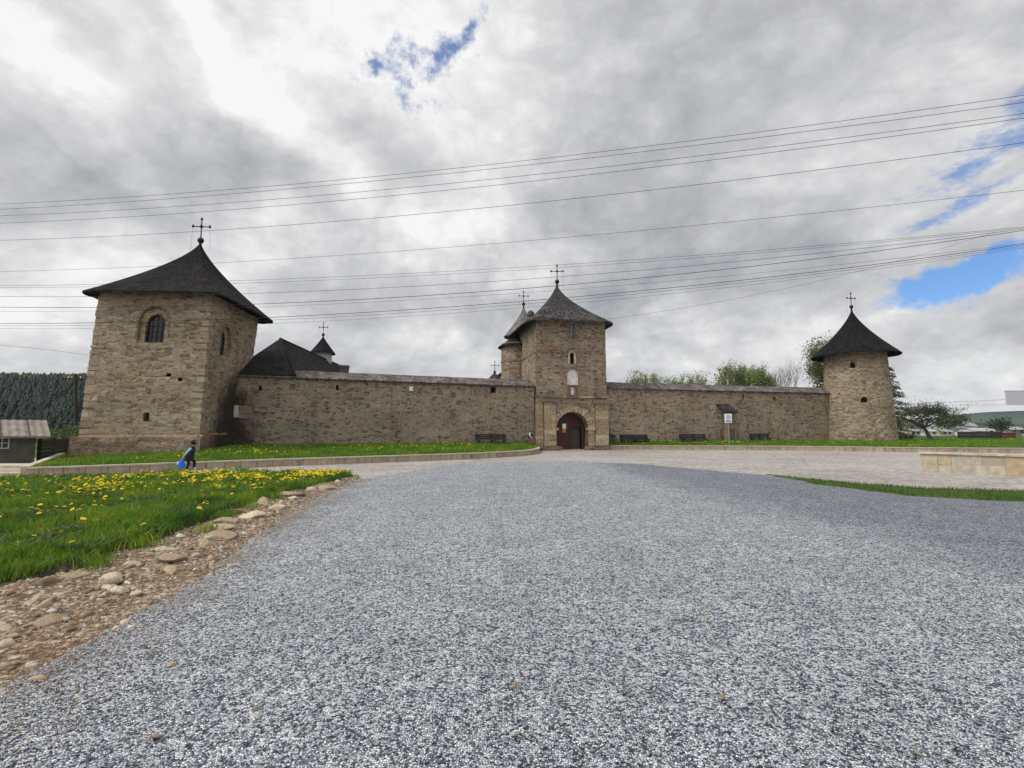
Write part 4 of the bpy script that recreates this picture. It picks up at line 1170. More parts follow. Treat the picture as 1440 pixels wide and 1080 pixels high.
# shed, board fence, pole on the far left
sh = thing('shed', 'low dark green shed with rusty ribbed metal roof at the far left', 'shed', (-26.9, 28.3, 0), .84)
m = MB()
fs = lambda u, z, d: Vector((u, d, z))
panel(m, fs, -6, 0, -.1, 1.85, [(-1.62, -1.05, 1.02, 1.62, False, .1)], 1.)
panel(m, lambda u, z, d: Vector((-d, u, z)), 0, 4.2, -.1, 1.85, (), 1.)
m.face([(0, 0, 1.85), (0, 4.2, 1.85), (0, 2.1, 2.5)])
m.build('wall', M_shed, sh)
window(sh, fs, -1.62, -1.05, 1.02, 1.62, .02, arched=False, bars=(2, 2), wood=M_plaster)
m = MB()
n = 40
for i in range(n):
    a, b = -6.3 + 6.85 * i / n, -6.3 + 6.85 * (i + 1) / n
    za, zb = .02 * math.cos(i * PI), .02 * math.cos((i + 1) * PI)
    for y0, z0, y1, z1 in ((-.55, 1.70, 2.1, 2.62), (4.75, 1.70, 2.1, 2.62)):
        m.face([(a, y0, z0 + za), (b, y0, z0 + zb), (b, y1, z1 + zb), (a, y1, z1 + za)])
for q in ((-6.3, .55),):
    m.box(-6.3, .55, -.56, -.53, 1.60, 1.70)
rfs = m.build('roof', M_tin, sh)
m = MB()
for i in range(6):
    x = -5.9 + i * 1.12; m.tube([(x, -.55, 1.735), (x, 2.1, 2.655)], .022, n=5)
m.build('roof_seam', M_fence, rfs)

fe = thing('board_fence', 'short dark horizontal board fence between the shed and the big tower', 'fence', (-28.45, 30.2, 0), math.atan2(3.8, -1.75))
for x in (0, 2.0, 4.0):
    m = MB(); m.box(x - .08, x + .08, -.08, .08, -.1, 1.5); m.build('post', M_fence, fe)
for k in range(6):
    m = MB(); m.box(-.05, 4.1, -.11, -.08, .1 + k * .22, .1 + k * .22 + .2, jit=.012); m.build('board', M_fence, fe)

po = thing('utility_pole', 'dark leaning wooden utility pole just left of the big tower', 'utility pole', (-39.1, 45, 0))
m = MB(); m.tube([(0, 0, -.3), (-.25, 0, 3.5), (-.6, 0, 7.1)], .15, .1, 8); m.build('pole', M_wood, po, smooth=True)
m = MB(); m.box(-1.3, .1, -.06, .06, 6.55, 6.7); ca_ = m.build('crossarm', M_wood, po)
for x in (-1.2, -.9, -.1): 
    m = MB(); m.lathe([(0, 0), (.05, 0), (.06, .08), (.03, .16), (0, .17)], (x, 0, 6.7), 8); m.build('insulator', M_plaster, ca_, smooth=True)

bb = thing('signboard', 'pale grey blank signboard on a post at the right edge of the view', 'signboard', (31.9, 30, 0))
m = MB(); m.box(-2.1, 1.4, -.04, .04, 3.52, 4.36); bo_ = m.build('panel', plain('pale_grey_panel', (.46, .47, .50), .5, .06, 2.), bb)
m = MB(); m.box(-2.12, 1.42, -.05, .05, 4.36, 4.40); m.build('top_rail', M_leadgrey, bo_)
m = MB(); m.tube([(.3, .1, -.1), (.3, .1, 4.36)], .06, n=8); m.build('post', M_leadgrey, bb, smooth=True)

# ------------------------------------------------------------------ overhead cables
CAB = [
 ([(-30.01, 28.11, 15.218), (0.0, 21.44, 14.068), (18.81, 17.26, 14.304)], .013, 'topmost thin power cable of the upper bundle'),
 ([(-29.97, 28.1, 14.89), (0.0, 21.44, 13.851), (18.79, 17.27, 14.031)], .013, 'power cable just under the topmost one'),
 ([(-29.92, 28.09, 14.493), (0.0, 21.44, 13.366), (18.76, 17.28, 13.608)], .013, 'upper cable of the second pair from the top'),
 ([(-29.87, 28.08, 14.041), (0.0, 21.44, 13.067), (18.75, 17.28, 13.432)], .013, 'lower cable of the second pair from the top'),
 ([(-29.75, 28.05, 13.004), (0.0, 21.44, 12.057), (18.68, 17.29, 12.498)], .013, 'single cable crossing in front of the left tower cross'),
 ([(-29.52, 28.0, 11.125), (0.0, 21.44, 10.353), (18.54, 17.32, 10.705)], .010, 'single thin cable crossing the middle of the left tower roof'),
 ([(-31.69, 30.14, 10.911), (0.0, 27.5, 11.189), (26.85, 25.26, 12.649)], .012, 'top cable of the lower bundle, passing the gate tower cross'),
 ([(-31.68, 30.14, 10.798), (0.0, 27.5, 11.024), (26.85, 25.26, 12.591)], .011, 'second cable of the lower bundle'),
 ([(-31.62, 30.14, 10.236), (0.0, 27.5, 10.468), (26.84, 25.26, 12.534)], .014, 'cable touching the apex of the gate tower roof'),
 ([(-31.55, 30.13, 9.564), (0.0, 27.5, 9.934), (26.84, 25.26, 12.457)], .020, 'thick dark cable crossing the upper gate tower roof'),
 ([(-31.53, 30.13, 9.296), (0.0, 27.5, 9.688), (26.78, 25.27, 11.768)], .009, 'thin cable under the thick one at the gate tower roof'),
 ([(-31.45, 30.12, 8.539), (0.0, 27.5, 9.198), (26.77, 25.27, 11.71)], .020, 'thick dark cable crossing the left tower window and the gate roof eave'),
 ([(-31.44, 30.12, 8.406), (0.0, 27.5, 9.035), (26.76, 25.27, 11.615)], .012, 'second lowest cable over the left tower window'),
 ([(-31.42, 30.12, 8.228), (0.0, 27.5, 8.831), (26.76, 25.27, 11.519)], .009, 'lowest thin cable of the lower bundle'),
 ([(5.2, 27.07, 8.13), (13.09, 26.41, 9.309), (25.45, 25.38, 12.427)], .008, 'thin slack wire drooping right of the gate tower'),
 ([(-46.0, 40, 9.2), (-38.11, 40, 8.54), (-31, 41, 7.6)], .014, 'short wire sloping down to the left side of the big tower'),
 ([(-60, 45, 5.6), (-46.48, 45, 6.28), (-40.2, 45, 6.86)], .014, 'wire in front of the dark wooded hill ending at the leaning pole'),
 ([(55, 80, 6.1), (72.06, 80, 6.43), (96, 80, 8.1)], .03, 'upper far wire beyond the round tower at right'),
 ([(55, 80, 5.8), (74.3, 80, 5.91), (96, 80, 6.05)], .022, 'lower far wire beyond the round tower at right'),
]
for P, r, lab in CAB:
    P = [np.array(p) for p in P]
    d01, d12 = np.linalg.norm(P[1] - P[0]), np.linalg.norm(P[2] - P[1]); T = d01 / (d01 + d12)
    ext = 0. if ('drooping' in lab or 'short wire' in lab or 'leaning' in lab) else .55
    pts = []
    for k in range(41):
        t = -ext + (1 + 2 * ext) * k / 40
        pts.append(P[0] * ((t - T) * (t - 1) / (T)) + P[1] * (t * (t - 1) / (T * (T - 1))) + P[2] * (t * (t - T) / (1 - T)))
    m = MB(); m.tube(pts, r * .68, n=6)
    tag(m.build('power_cable', M_cable, smooth=True), lab, 'power cable', 'overhead cables across the square')

# ------------------------------------------------------------------ trees
def leaf_cloud(P, size, cols, seed, flat=.0):
    """Small leaf quads at points P (n,3)."""
    rg = np.random.default_rng(seed)
    n = len(P)
    a = rg.normal(size=(n, 3)); a /= np.linalg.norm(a, axis=1)[:, None]
    b = np.cross(a, rg.normal(size=(n, 3))); b /= np.linalg.norm(b, axis=1)[:, None]
    s = size * rg.uniform(.6, 1.3, (n, 1))
    V = np.stack([P - a * s, P + b * s * .55, P + a * s, P - b * s * .55], 1).reshape(-1, 3)
    F = np.arange(n * 4).reshape(n, 4)
    c = np.array(cols)[rg.integers(0, len(cols), n)] * rg.uniform(.75, 1.25, (n, 1))
    return V, F, np.repeat(c, 4, 0)

def tree(name, loc, h, spread, label, cols, leaf=.16, nleaf=5000, seed=1, trunk_h=.28, r0=None, bare=False, cl=.55, levels=4, up=.55, group=None, trunk_lean=0., width=None, fill=.5, fz=.55):
    rd = random.Random(seed)
    t = thing(name, label, 'tree', loc, 0, group)
    m = MB(); tips = []
    r0 = r0 or h * .022
    def grow(p, d, L, r, lv):
        pts = [p]; q = p.copy(); dd = d.copy(); n = 4
        for i in range(n):
            dd = (dd + Vector((rd.gauss(0, .12), rd.gauss(0, .12), rd.gauss(.03, .08)))).normalized()
            q = q + dd * (L / n); pts.append(q.copy())
            if lv <= 1: tips.append(q.copy())
        m.tube(pts, r, r * .6, 6 if lv > 1 else 4, cap=False)
        if lv == 0: return
        k = rd.choice((3, 3, 4)) if lv < levels else 5
        for i in range(k):
            az = 2 * PI * (i + rd.random() * .7) / k
            side = Vector((math.cos(az) * spread, math.sin(az) * spread, up * rd.uniform(.4, 1.5)))
            nd = (dd * .45 + side).normalized()
            st = pts[rd.choice((-1, -1, -2))]
            grow(st, nd, L * rd.uniform(.6, .85), r * .55, lv - 1)
    grow(Vector((0, 0, -.2)), Vector((trunk_lean, 0, 1)).normalized(), h * trunk_h, r0, levels)
    zs = max(p.z for p in tips); k = h / zs
    tb = m.build('trunk', M_bark, t, smooth=True)
    kx = k
    if width:
        kx = width / 2 / np.percentile([math.hypot(p.x, p.y) for p in tips], 88)
    tb.scale = (kx, kx, k)
    if not bare:
        tp = np.array([(p.x * kx, p.y * kx, p.z * k) for p in tips]); rg = np.random.default_rng(seed)
        ix = rg.integers(0, len(tp), nleaf)
        P = tp[ix] + rg.normal(size=(nleaf, 3)) * cl * rg.uniform(.3, 1.1, (nleaf, 1))
        if fill and width:
            # leaf clumps spread through the crown's volume
            nc = 60; q = rg.normal(size=(nc, 3)); q /= np.linalg.norm(q, axis=1)[:, None]; q *= rg.uniform(.45, 1., (nc, 1))
            cc = q * (width * .46, width * .46, h * (1 - fz) * .9) + (0, 0, h * fz)
            nf = int(nleaf * fill); P[:nf] = cc[rg.integers(0, nc, nf)] + rg.normal(size=(nf, 3)) * cl * .8
            P = P[P[:, 2] > h * .12]
        V, F, c = leaf_cloud(P, leaf, cols, seed)
        mesh_np('crown', V, [F], M_leaf, c, t)
    return t
GL = [(.19, .27, .05), (.24, .31, .07), (.15, .21, .04), (.27, .33, .1)]
GD = [(.05, .10, .02), (.075, .13, .03), (.10, .16, .04)]
GG = [(.2, .25, .08), (.25, .28, .11), (.28, .3, .14)]
tree('orchard_tree', (19.4, 76, .1), 11.3, .9, 'sparse pale tree over the right wall, nearest the gate tower', GG, .12, 3600, 3, .25, cl=.26, width=4.2, group='spring trees behind the right wall')
tree('orchard_tree', (22.4, 78, .1), 11.1, .9, 'small green tree, second from the gate tower over the right wall', GL, .12, 4560, 5, .25, cl=.26, width=3.4, group='spring trees behind the right wall')
tree('orchard_tree', (25.6, 77, .1), 10.8, .9, 'low rounded green tree third from the gate tower over the right wall', GL, .12, 5520, 8, .25, cl=.26, width=4.6, group='spring trees behind the right wall')
tree('orchard_tree', (28.8, 76, .1), 11.2, .9, 'thin branching tree just before the dip in the row', GG, .12, 2160, 12, .25, cl=.26, width=4.0, group='spring trees behind the right wall')
tree('orchard_tree', (32.8, 76, .1), 12.6, .9, 'tall airy pale tree, leftmost of the taller cluster over the right wall', GG, .12, 4800, 21, .25, cl=.26, width=3.9, group='spring trees behind the right wall')
tree('orchard_tree', (35.5, 78, .1), 12.6, .9, 'narrow airy tree in the middle of the taller cluster', GG + GL, .12, 3600, 24, .25, cl=.26, width=2.9, group='spring trees behind the right wall')
tree('orchard_tree', (37.3, 76, .1), 12.2, .9, 'bright green tree right of the narrow airy one', GL, .12, 5280, 30, .25, cl=.26, width=3.6, group='spring trees behind the right wall')
tree('orchard_tree', (39.7, 77, .1), 11.4, .9, 'lowest green tree right beside the leafless one', GL, .12, 3600, 34, .25, cl=.26, width=3.0, group='spring trees behind the right wall')
tree('bare_tree', (42.9, 78.5, .1), 14.0, .8, 'leafless tree with purplish branches left of the round tower', [], bare=True, seed=41, trunk_h=.26, r0=.16, levels=5, up=.9, width=5.)
tree('poplar', (52.6, 80, .1), 16.9, .6, 'tall olive tree partly hidden by the round tower', [(.16, .17, .06), (.2, .19, .08), (.13, .145, .045), (.19, .2, .065)], .17, 17000, 52, .25, cl=.8, levels=5, up=.9, width=9.5)
tree('apple_tree', (60.4, 72, .55), 5.6, 1.0, 'dark broad crooked tree standing on the meadow beyond the round tower', [(.04, .06, .024), (.06, .085, .033), (.085, .10, .05)], .085, 8500, 64, .20, r0=.10, cl=.40, up=.55, levels=5, width=8.6, fill=.6, fz=.54)
# pale larch whose drooping layers show behind the right flank of the round tower
la = thing('larch', 'pale grey green larch with drooping layered boughs behind the right side of the round tower', 'tree', (60.7, 80, .1))
m = MB(); m.tube([(0, 0, -.2), (0, 0, 6), (0, 0, 12.2)], .22, .04, 8); m.build('trunk', M_bark, la, smooth=True)
P = []
for i in range(240):
    z = RNG.uniform(1., 12.); a = RNG.uniform(0, 2 * PI); Lb = (12.4 - z) * .34 + .5
    for k in range(46):
        s = RNG.uniform(.1, 1)
        P.append((math.cos(a) * Lb * s + RNG.normal(0, .1), math.sin(a) * Lb * s + RNG.normal(0, .1), z - .35 * s * s + RNG.normal(0, .06)))
V, F, c = leaf_cloud(np.array(P), .11, [(.11, .15, .08), (.14, .18, .10), (.09, .13, .06)], 77)
mesh_np('crown', V, [F], M_leaf, c, la)

# shrubs at the foot of the wooded hill, left of the tower
for k, (x, y, h, lab) in enumerate(((-34.2, 41.5, 3.2, 'light green leafy shrub beside the leaning pole'), (-37.5, 44, 2.6, 'grey green shrub behind the board fence'), (-42.5, 47, 2.4, 'dull green shrub behind the shed roof'))):
    s_ = thing('shrub', lab, 'shrub', (x, y, 0), 0, 'shrubs left of the big tower')
    q = RNG.normal(size=(1500, 3)) * (1.1, .8, .5) * h * .35 + (0, 0, h * .5)
    V, F, c = leaf_cloud(q[q[:, 2] > 0], .12, [(.06, .09, .025), (.10, .14, .035), (.075, .10, .04)], k)
    mesh_np('crown', V, [F], M_leaf, c, s_)
    m = MB(); m.tube([(0, 0, -.1), (.1, 0, h * .5)], .05, .02, 5); m.build('stem', M_bark, s_)

# ------------------------------------------------------------------ hills, forest, village
def ridge(name, xs, hs, yc, wy, mat, seed, amp):
    n, mrow = 120, 36
    X = np.linspace(xs[0], xs[-1], n); Hh = np.interp(X, xs, hs)
    V = []
    for j in range(mrow + 1):
        y = -1 + 2 * j / mrow
        g = (1 - y * y) ** 1.3 if abs(y) < 1 else 0
        for i in range(n):
            w = noise.noise(Vector((X[i] * .004 + seed, y * 2, 0))) * amp + noise.noise(Vector((X[i] * .02 + seed, y * 8, 3))) * amp * .25
            V.append((X[i], yc + y * wy, -2 + (Hh[i] + 2 + w) * g))
    F = [(j * n + i, j * n + i + 1, (j + 1) * n + i + 1, (j + 1) * n + i) for j in range(mrow) for i in range(n - 1)]
    return tag(mesh_np(name, V, [np.array(F)], mat, smooth=True), kind='structure')
ridge('hill', (500, 900, 1180, 1300, 1380, 1470, 1600, 1800, 2400), (4, 6, 18, 36, 51, 50, 44, 36, 10), 1420, 520, M_hill, 4., 3.)
ridge('hill', (200, 420, 560, 640, 760, 900, 1300), (2, 12, 15, 13, 9, 5, 2), 780, 200, M_hill, 9., 2.)
hl_ = ridge('hill', (-900, -420, -330, -270, -230, -190, -130, -60, 0), (30, 31, 30.5, 29.5, 29, 28, 25, 14, 0), 290, 110, plain('conifer_floor', (.012, .020, .011), 1., .3, .1), 14., .6)

# conifers covering the left hill
pos = []
rg = np.random.default_rng(3)
Xs = (-900, -420, -330, -270, -230, -190, -130, -60, 0); Hs = (30, 31, 30.5, 29.5, 29, 28, 25, 14, 0)
for _ in range(10500):
    y = rg.uniform(-.97, .12); x = rg.uniform(-520, -70)
    g = (1 - y * y) ** 1.3
    pos.append((x, 290 + y * 110, -2 + (np.interp(x, Xs, Hs) + 2) * g, y))
pos = np.array(pos)
V, F, C_ = [], [], []
base = 0
for (x, y, z, yy) in pos:
    h = rg.uniform(3.6, 5.2) ; w = h * rg.uniform(.34, .50)
    dec = yy > -.30 and rg.random() < .5
    c0 = np.array((.075, .125, .03) if dec else (.008, .020, .007)) * rg.uniform(.9, 1.12)
    if dec: h *= .95; w *= 1.15
    for (za, zb, wk_) in ((.08, .55, 1.), (.32, .78, .72), (.58, 1., .45)):
        ring = [(x + w * wk_ * math.cos(a) * rg.uniform(.65, 1.2), y + w * wk_ * math.sin(a), z + h * (za + rg.uniform(-.04, .04))) for a in np.linspace(0, 2 * PI, 7)[:-1]]
        tip = (x + rg.normal(0, .1), y, z + h * (zb if not dec else za + (zb - za) * .8))
        V += ring + [tip]; C_ += [c0] * 6 + [c0 * 1.04]
        F += [(base + i, base + (i + 1) % 6, base + 6) for i in range(6)]; base += 7
fo = mesh_np('forest', V, [np.array(F)], M_leaf, np.array(C_))
tag(fo, 'dark conifer forest covering the hill behind the left tower', 'forest', kind='stuff')

me_ = sheet('meadow', jagged([(46, 44.2), (80, 44.2), (170, 60), (170, 110), (60, 110), (46, 70)], 2., .4, .3, 1.), .0, M_turf)
for v in me_.data.vertices:
    x, y = v.co.x, v.co.y
# gentle rise of the meadow behind the right kerb, falling away towards the village
A = resample([(45, 44.6), (62, 43.8), (80, 44.2), (130, 46)], 50); B = resample([(40, 96), (70, 98), (110, 100), (180, 104)], 50)
bpy.data.objects.remove(me_)
grid('meadow', A, B, lambda x, y, i, j: .36 + .45 * math.sin(PI * min(1, j * 1.1) ** .75) - .35 * j + .06 * noise.noise(Vector((x * .3, y * .3, 0))), M_turf, 24)

def house(x, y, w, d, hw, hr_, wall, roof, label, rz=0., win=2, cat='house'):
    k_ = 1.45 if y < 130 else 1.
    t = thing('village_house', label, cat, (x * k_, y * k_, 0), rz, 'village buildings beyond the meadow')
    m = MB(); m.box(-w / 2, w / 2, 0, d, -.5, hw); m.face([(-w / 2, 0, hw), (-w / 2, d, hw), (-w / 2, d / 2, hw + hr_ * .97)]); m.face([(w / 2, 0, hw), (w / 2, d, hw), (w / 2, d / 2, hw + hr_ * .97)])
    m.build('wall', wall, t)
    m = MB(); o = .35
    for s in (0, 1):
        y0 = -o if s == 0 else d + o
        m.face([(-w / 2 - o, y0, hw - .1), (w / 2 + o, y0, hw - .1), (w / 2 + o, d / 2, hw + hr_), (-w / 2 - o, d / 2, hw + hr_)])
    m.build('roof', roof, t)
    for k in range(win):
        u = -w / 2 + w * (k + .5) / win
        m = MB(); m.box(u - .45, u + .45, -.03, .05, hw * .35, hw * .8); m.build('window', M_darkglass, t)
M_red = plain('red_tiles', (.13, .07, .05), .85, .3, 2.); M_grt = plain('grey_sheet_roof', (.3, .3, .31), .6, .2, 2.)
M_wht = plain('pale_sheet_roof', (.36, .36, .37), .7, .1, 2.)
for x, y, w, d, hw, hr_, wa, ro, lab in (
    (84, 104, 2.6, 3, 1.5, .5, M_cream, M_grt, 'tiny cream hut left of the dark meadow tree'),
    (88.8, 106, 4.4, 3, 1.4, .6, M_plaster, M_wht, 'small white house just left of the dark meadow tree trunk'),
    (94, 108, 3.4, 3, 1.3, .7, M_cream, M_grt, 'small cream house just right of the dark meadow tree trunk'),
    (98.3, 108, 2.4, 3, 1.3, .6, M_plaster, M_grt, 'tiny white hut with grey roof right of the meadow tree'),
    (113.5, 120, 9.5, 5, 1.5, .9, M_plaster, M_wht, 'long low white building with white roof near the right edge'),
    (108.8, 121, 2.6, 4, 2.4, .8, plain('grey_block_wall', (.25, .26, .27), .9, .2, 2.), M_grt, 'narrow grey house at the left end of the long white building'),
    (125.5, 124, 5., 5, 1.9, .9, plain('dull_olive_wall', (.16, .16, .13), .9, .2, 2.), M_grt, 'grey house right of the long white building'),
    (150, 190, 9, 8, 3.5, 2.4, M_cream, M_red, 'cream house with red roof far off by the hill foot'),
    (166, 200, 10, 8, 3.4, 2.2, M_plaster, M_grt, 'pale house with grey roof far off at the right'),
    (186, 205, 9, 8, 3.2, 2.2, M_cream, M_grt, 'cream house with grey roof farthest right')):
    house(x, y, w, d, hw, hr_, wa, ro, lab, random.uniform(-.15, .15))
ht = thing('tool_hut', 'rusty red board hut near the right edge', 'hut', (66.2, 66.5, .5), .1)
m = MB(); m.box(-1., .9, 0, 1.8, -.3, 1.05, jit=.02); m.build('wall', M_redbrown, ht)
m = MB(); m.box(-1.2, 1.1, -.2, 2., 1.06, 1.16, jit=.02); m.build('roof', M_tin, ht)
tk = thing('water_tank', 'grey metal tank beside the rusty red hut', 'tank', (68.2, 66.2, .5))
m = MB(); m.lathe([(0, -.2), (.62, -.2), (.62, .8), (.5, .92), (0, .95)], (0, 0, 0), 18); m.build('tank_body', M_leadgrey, tk, smooth=True)
m = MB(); m.lathe([(.14, .93), (.14, 1.02), (0, 1.03)], (0, 0, 0), 10); m.build('lid', M_leadgrey, tk, smooth=True)
df = thing('plank_fence', 'dark plank fence with pale notices left of the rusty red hut', 'fence', (58.9, 66.0, .45), .02)
for k in range(3):
    m = MB(); m.box(0, 5.9, -.02, .02, .12 + k * .38, .12 + k * .38 + .36, jit=.01); m.build('board', M_fence, df)
for k in range(4):
    m = MB(); m.box(k * 1.95 - .06, k * 1.95 + .06, .0, .1, -.3, 1.3); m.build('post', M_fence, df)
for k in range(3):
    m = MB(); m.box(.8 + k * 1.6, 1.5 + k * 1.6, -.06, -.035, .16, .34); m.build('notice', M_paper, df)
def hedge(x, y, z, L, d, h, lab, cols, seed):
    t = thing('hedge', lab, 'hedge', (x, y, z))
    rg = np.random.default_rng(seed); n = int(L * d * h * 330)
    q = rg.uniform(-1, 1, (n, 3)); q = q * (L / 2, d / 2, h / 2) + (0, 0, h / 2); q += rg.normal(size=(n, 3)) * .09
    q[:, 2] *= 1 + .25 * np.sin(q[:, 0] * 1.7 + seed)
    V, F, c = leaf_cloud(q, .09, cols, seed); mesh_np('foliage', V, [F], M_leaf, c, t)
    m = MB(); [m.tube([(x_, 0, -.2), (x_, 0, h * .6)], .04, n=5) for x_ in np.linspace(-L / 2 + .3, L / 2 - .3, 5)]; m.build('stem', M_bark, t)
DK = [(.03, .04, .02), (.04, .055, .025), (.02, .03, .015)]
hedge(72.4, 67, .4, 7.5, 1.2, 1.5, 'dark hedge right of the grey tank at the right edge', DK, 3)
hedge(52.6, 67, .5, 2.2, 1., 1.1, 'dark clipped bush at the foot of the round tower', DK, 4)
hedge(63, 112, .0, 26, 2., 2.4, 'long green bush row in front of the village', [(.05, .075, .03), (.07, .10, .04)], 6)
for k in range(9):
    x = RNG.uniform(95, 215); y = RNG.uniform(135, 260)
    tree('village_tree', (x, y, 0), RNG.uniform(4, 8), 1.1, 'small distant tree among the village houses', [(.04, .07, .03), (.06, .10, .035), (.09, .11, .05)], .35, 500, 200 + k, .2, cl=.9, levels=3, group='distant trees in the village')

# ------------------------------------------------------------------ grass, flowers
def blades(name, P, z, h, w, cols, seed, label, lean=.45):
    rg = np.random.default_rng(seed)
    n = len(P)
    az = rg.uniform(0, 2 * PI, n); d = np.stack([np.cos(az), np.sin(az)], 1)
    pz = rg.uniform(0, 2 * PI, n); s = np.stack([np.cos(pz), np.sin(pz)], 1)
    hh = h * rg.uniform(.55, 1.3, n); ww = w * rg.uniform(.6, 1.3, n); ln = hh * lean * rg.uniform(.2, 1.4, n)
    V = np.zeros((n, 5, 3))
    for k, (sg, t) in enumerate(((-1, 0), (1, 0), (1, .55), (-1, .55), (0, 1))):
        wd = ww * (1. if t == 0 else .75)
        V[:, k, 0] = P[:, 0] + s[:, 0] * sg * wd / 2 + d[:, 0] * ln * t * t
        V[:, k, 1] = P[:, 1] + s[:, 1] * sg * wd / 2 + d[:, 1] * ln * t * t
        V[:, k, 2] = z + hh * (t - .12 * t * t)
    i = np.arange(n) * 5
    F4 = np.stack([i, i + 1, i + 2, i + 3], 1); F3 = np.stack([i + 3, i + 2, i + 4], 1)
    c = np.array(cols)[rg.integers(0, len(cols), n)] * rg.uniform(.7, 1.3, (n, 1))
    pn_ = nz2(P, .7, 70.) + .6 * nz2(P, 2.3, 71.)
    c *= (1 + .45 * pn_)[:, None] * np.stack([1 + .35 * pn_, np.ones(n), 1 - .2 * pn_], 1)
    c5 = np.repeat(c, 5, 0)
    o = mesh_np(name, V.reshape(-1, 3), [F4, F3], M_grass, c5)
    return tag(o, label, 'grass', kind='stuff')

def inside(poly, P):
    x, y = P[:, 0], P[:, 1]; r = np.zeros(len(P), bool)
    n = len(poly)
    for i in range(n):
        x0, y0 = poly[i]; x1, y1 = poly[(i + 1) % n]
        c = ((y0 > y) != (y1 > y)) & (x < (x1 - x0) * (y - y0) / (y1 - y0 + 1e-12) + x0)
        r ^= c
    return r
lawn_poly = [(p.x, p.y) for p in LFs] + [(p.x, p.y) for p in LNs[::-1]]
def nz2(P, sc, s=0.):
    return np.array([noise.noise(Vector((x * sc, y * sc, s))) for x, y in P])
GC = [(.10, .22, .010), (.14, .275, .015), (.07, .17, .010), (.19, .30, .022), (.11, .22, .028), (.23, .27, .045)]
rg = np.random.default_rng(21)
Q = np.concatenate([np.stack([rg.uniform(-21, -5.8, 240000), rg.uniform(2., 13.5, 240000)], 1), np.stack([rg.uniform(-36, -6, 200000), rg.uniform(11, 22.6, 200000)], 1)])
Q = Q[inside(lawn_poly, Q)]
Q = Q[(np.abs(Q[:, 0]) < Q[:, 1] * 2.2 + 4.)]
dens = nz2(Q, .8) + .5 * nz2(Q, 2.6, 4.)
Q = Q[dens > rg.uniform(-1.1, .1, len(Q))]
zz = np.array([lawn_h(x, y) for x, y in Q]) - .02
hn = np.clip(1 + .75 * nz2(Q, .55, 9.) + .75 * nz2(Q, 1.9, 10.), .35, 2.4)
blades('grass', Q, zz, np.clip(.19 * hn, .06, .4), .011 + .004 * (Q[:, 1] / 10), GC, 5, 'thick green grass on the left lawn in the foreground')
# broad leaved weeds among the grass
Wd = Q[rg.random(len(Q)) < .022]; Wd = Wd[(nz2(Wd, .9, 15.) > -.05)]
Wd = np.repeat(Wd, 9, 0) + rg.normal(0, .035, (len(Wd) * 9, 2))
blades('weeds', Wd, np.array([lawn_h(x, y) for x, y in Wd]) + .01, .15, .042, [(.07, .13, .03), (.09, .16, .04), (.06, .11, .035)], 55, 'broad leaved weeds growing through the left lawn', 1.3)
# grass hanging over the bank edge
E_ = []
for i in range(len(LNs)):
    for k in range(240):
        t = rg.random(); p = LNs[i].lerp(LNs[min(i + 1, len(LNs) - 1)], t)
        o = rg.normal(0, .10) - .08
        E_.append((p.x + o, p.y + rg.normal(0, .04)))
for cx_, cy_, n_ in ((-6.25, 8.6, 260), (-6.3, 11.2, 320), (-6.75, 14.4, 220), (-6.0, 7.4, 160), (-6.5, 12.6, 150), (-6.85, 16.6, 160), (-5.9, 9.9, 90)):
    E_ += [(cx_ + rg.normal(0, .10), cy_ + rg.normal(0, .16)) for _ in range(n_)]
E_ = np.array(E_); E_ = E_[E_[:, 1] > 4.]
dens = nz2(E_, 1.7, 3.); E_ = E_[dens > rg.uniform(-.5, .25, len(E_))]
blades('grass', E_, np.full(len(E_), .13), .2, .013, GC, 6, 'grass overhanging the low soil bank beside the rocks', .9)
# grass strip on the right
SP = [(p.x, p.y) for p in SA] + [(p.x, p.y) for p in SB[::-1]]
Q2 = np.stack([rg.uniform(11, 26, 60000), rg.uniform(12, 23.2, 60000)], 1); Q2 = Q2[inside(SP, Q2)]
Q2 = Q2[(nz2(Q2, 1.4) > rg.uniform(-.9, .2, len(Q2)))]
blades('grass', Q2, np.full(len(Q2), .03), .10, .016, [(.05, .10, .014), (.07, .12, .02), (.09, .12, .03)], 8, 'ragged strip of short grass between gravel and paving at right')
# beds
def bed_pts(A, B, n, j0=0., j1=1., imax=1.):
    u = rg.random(n) * imax; v = rg.uniform(j0, j1, n)
    a = np.array([(p.x, p.y) for p in A]); b = np.array([(p.x, p.y) for p in B]); m_ = len(a)
    f = u * (m_ - 1); k = np.minimum(f.astype(int), m_ - 2); f = (f - k)[:, None]
    pa = a[k] * (1 - f) + a[k + 1] * f; pb = b[k] * (1 - f) + b[k + 1] * f
    return pa * (1 - v[:, None]) + pb * v[:, None], u, v
Q3, u3, v3 = bed_pts(KLs, WL, 90000, .06, .985)
z3 = np.array([bed_zL(x, y, i, j) for (x, y), i, j in zip(Q3, u3, v3)])
blades('grass', Q3, z3, .18, .028, GC, 9, 'green grass in the bed under the left wall')
Q4, u4, v4 = bed_pts(KRs, WR, 60000, .06, .99)
z4 = np.array([bed_zR(x, y, i, j) for (x, y), i, j in zip(Q4, u4, v4)])
blades('grass', Q4, z4, .18, .032, GC, 10, 'green grass in the bed under the right wall')

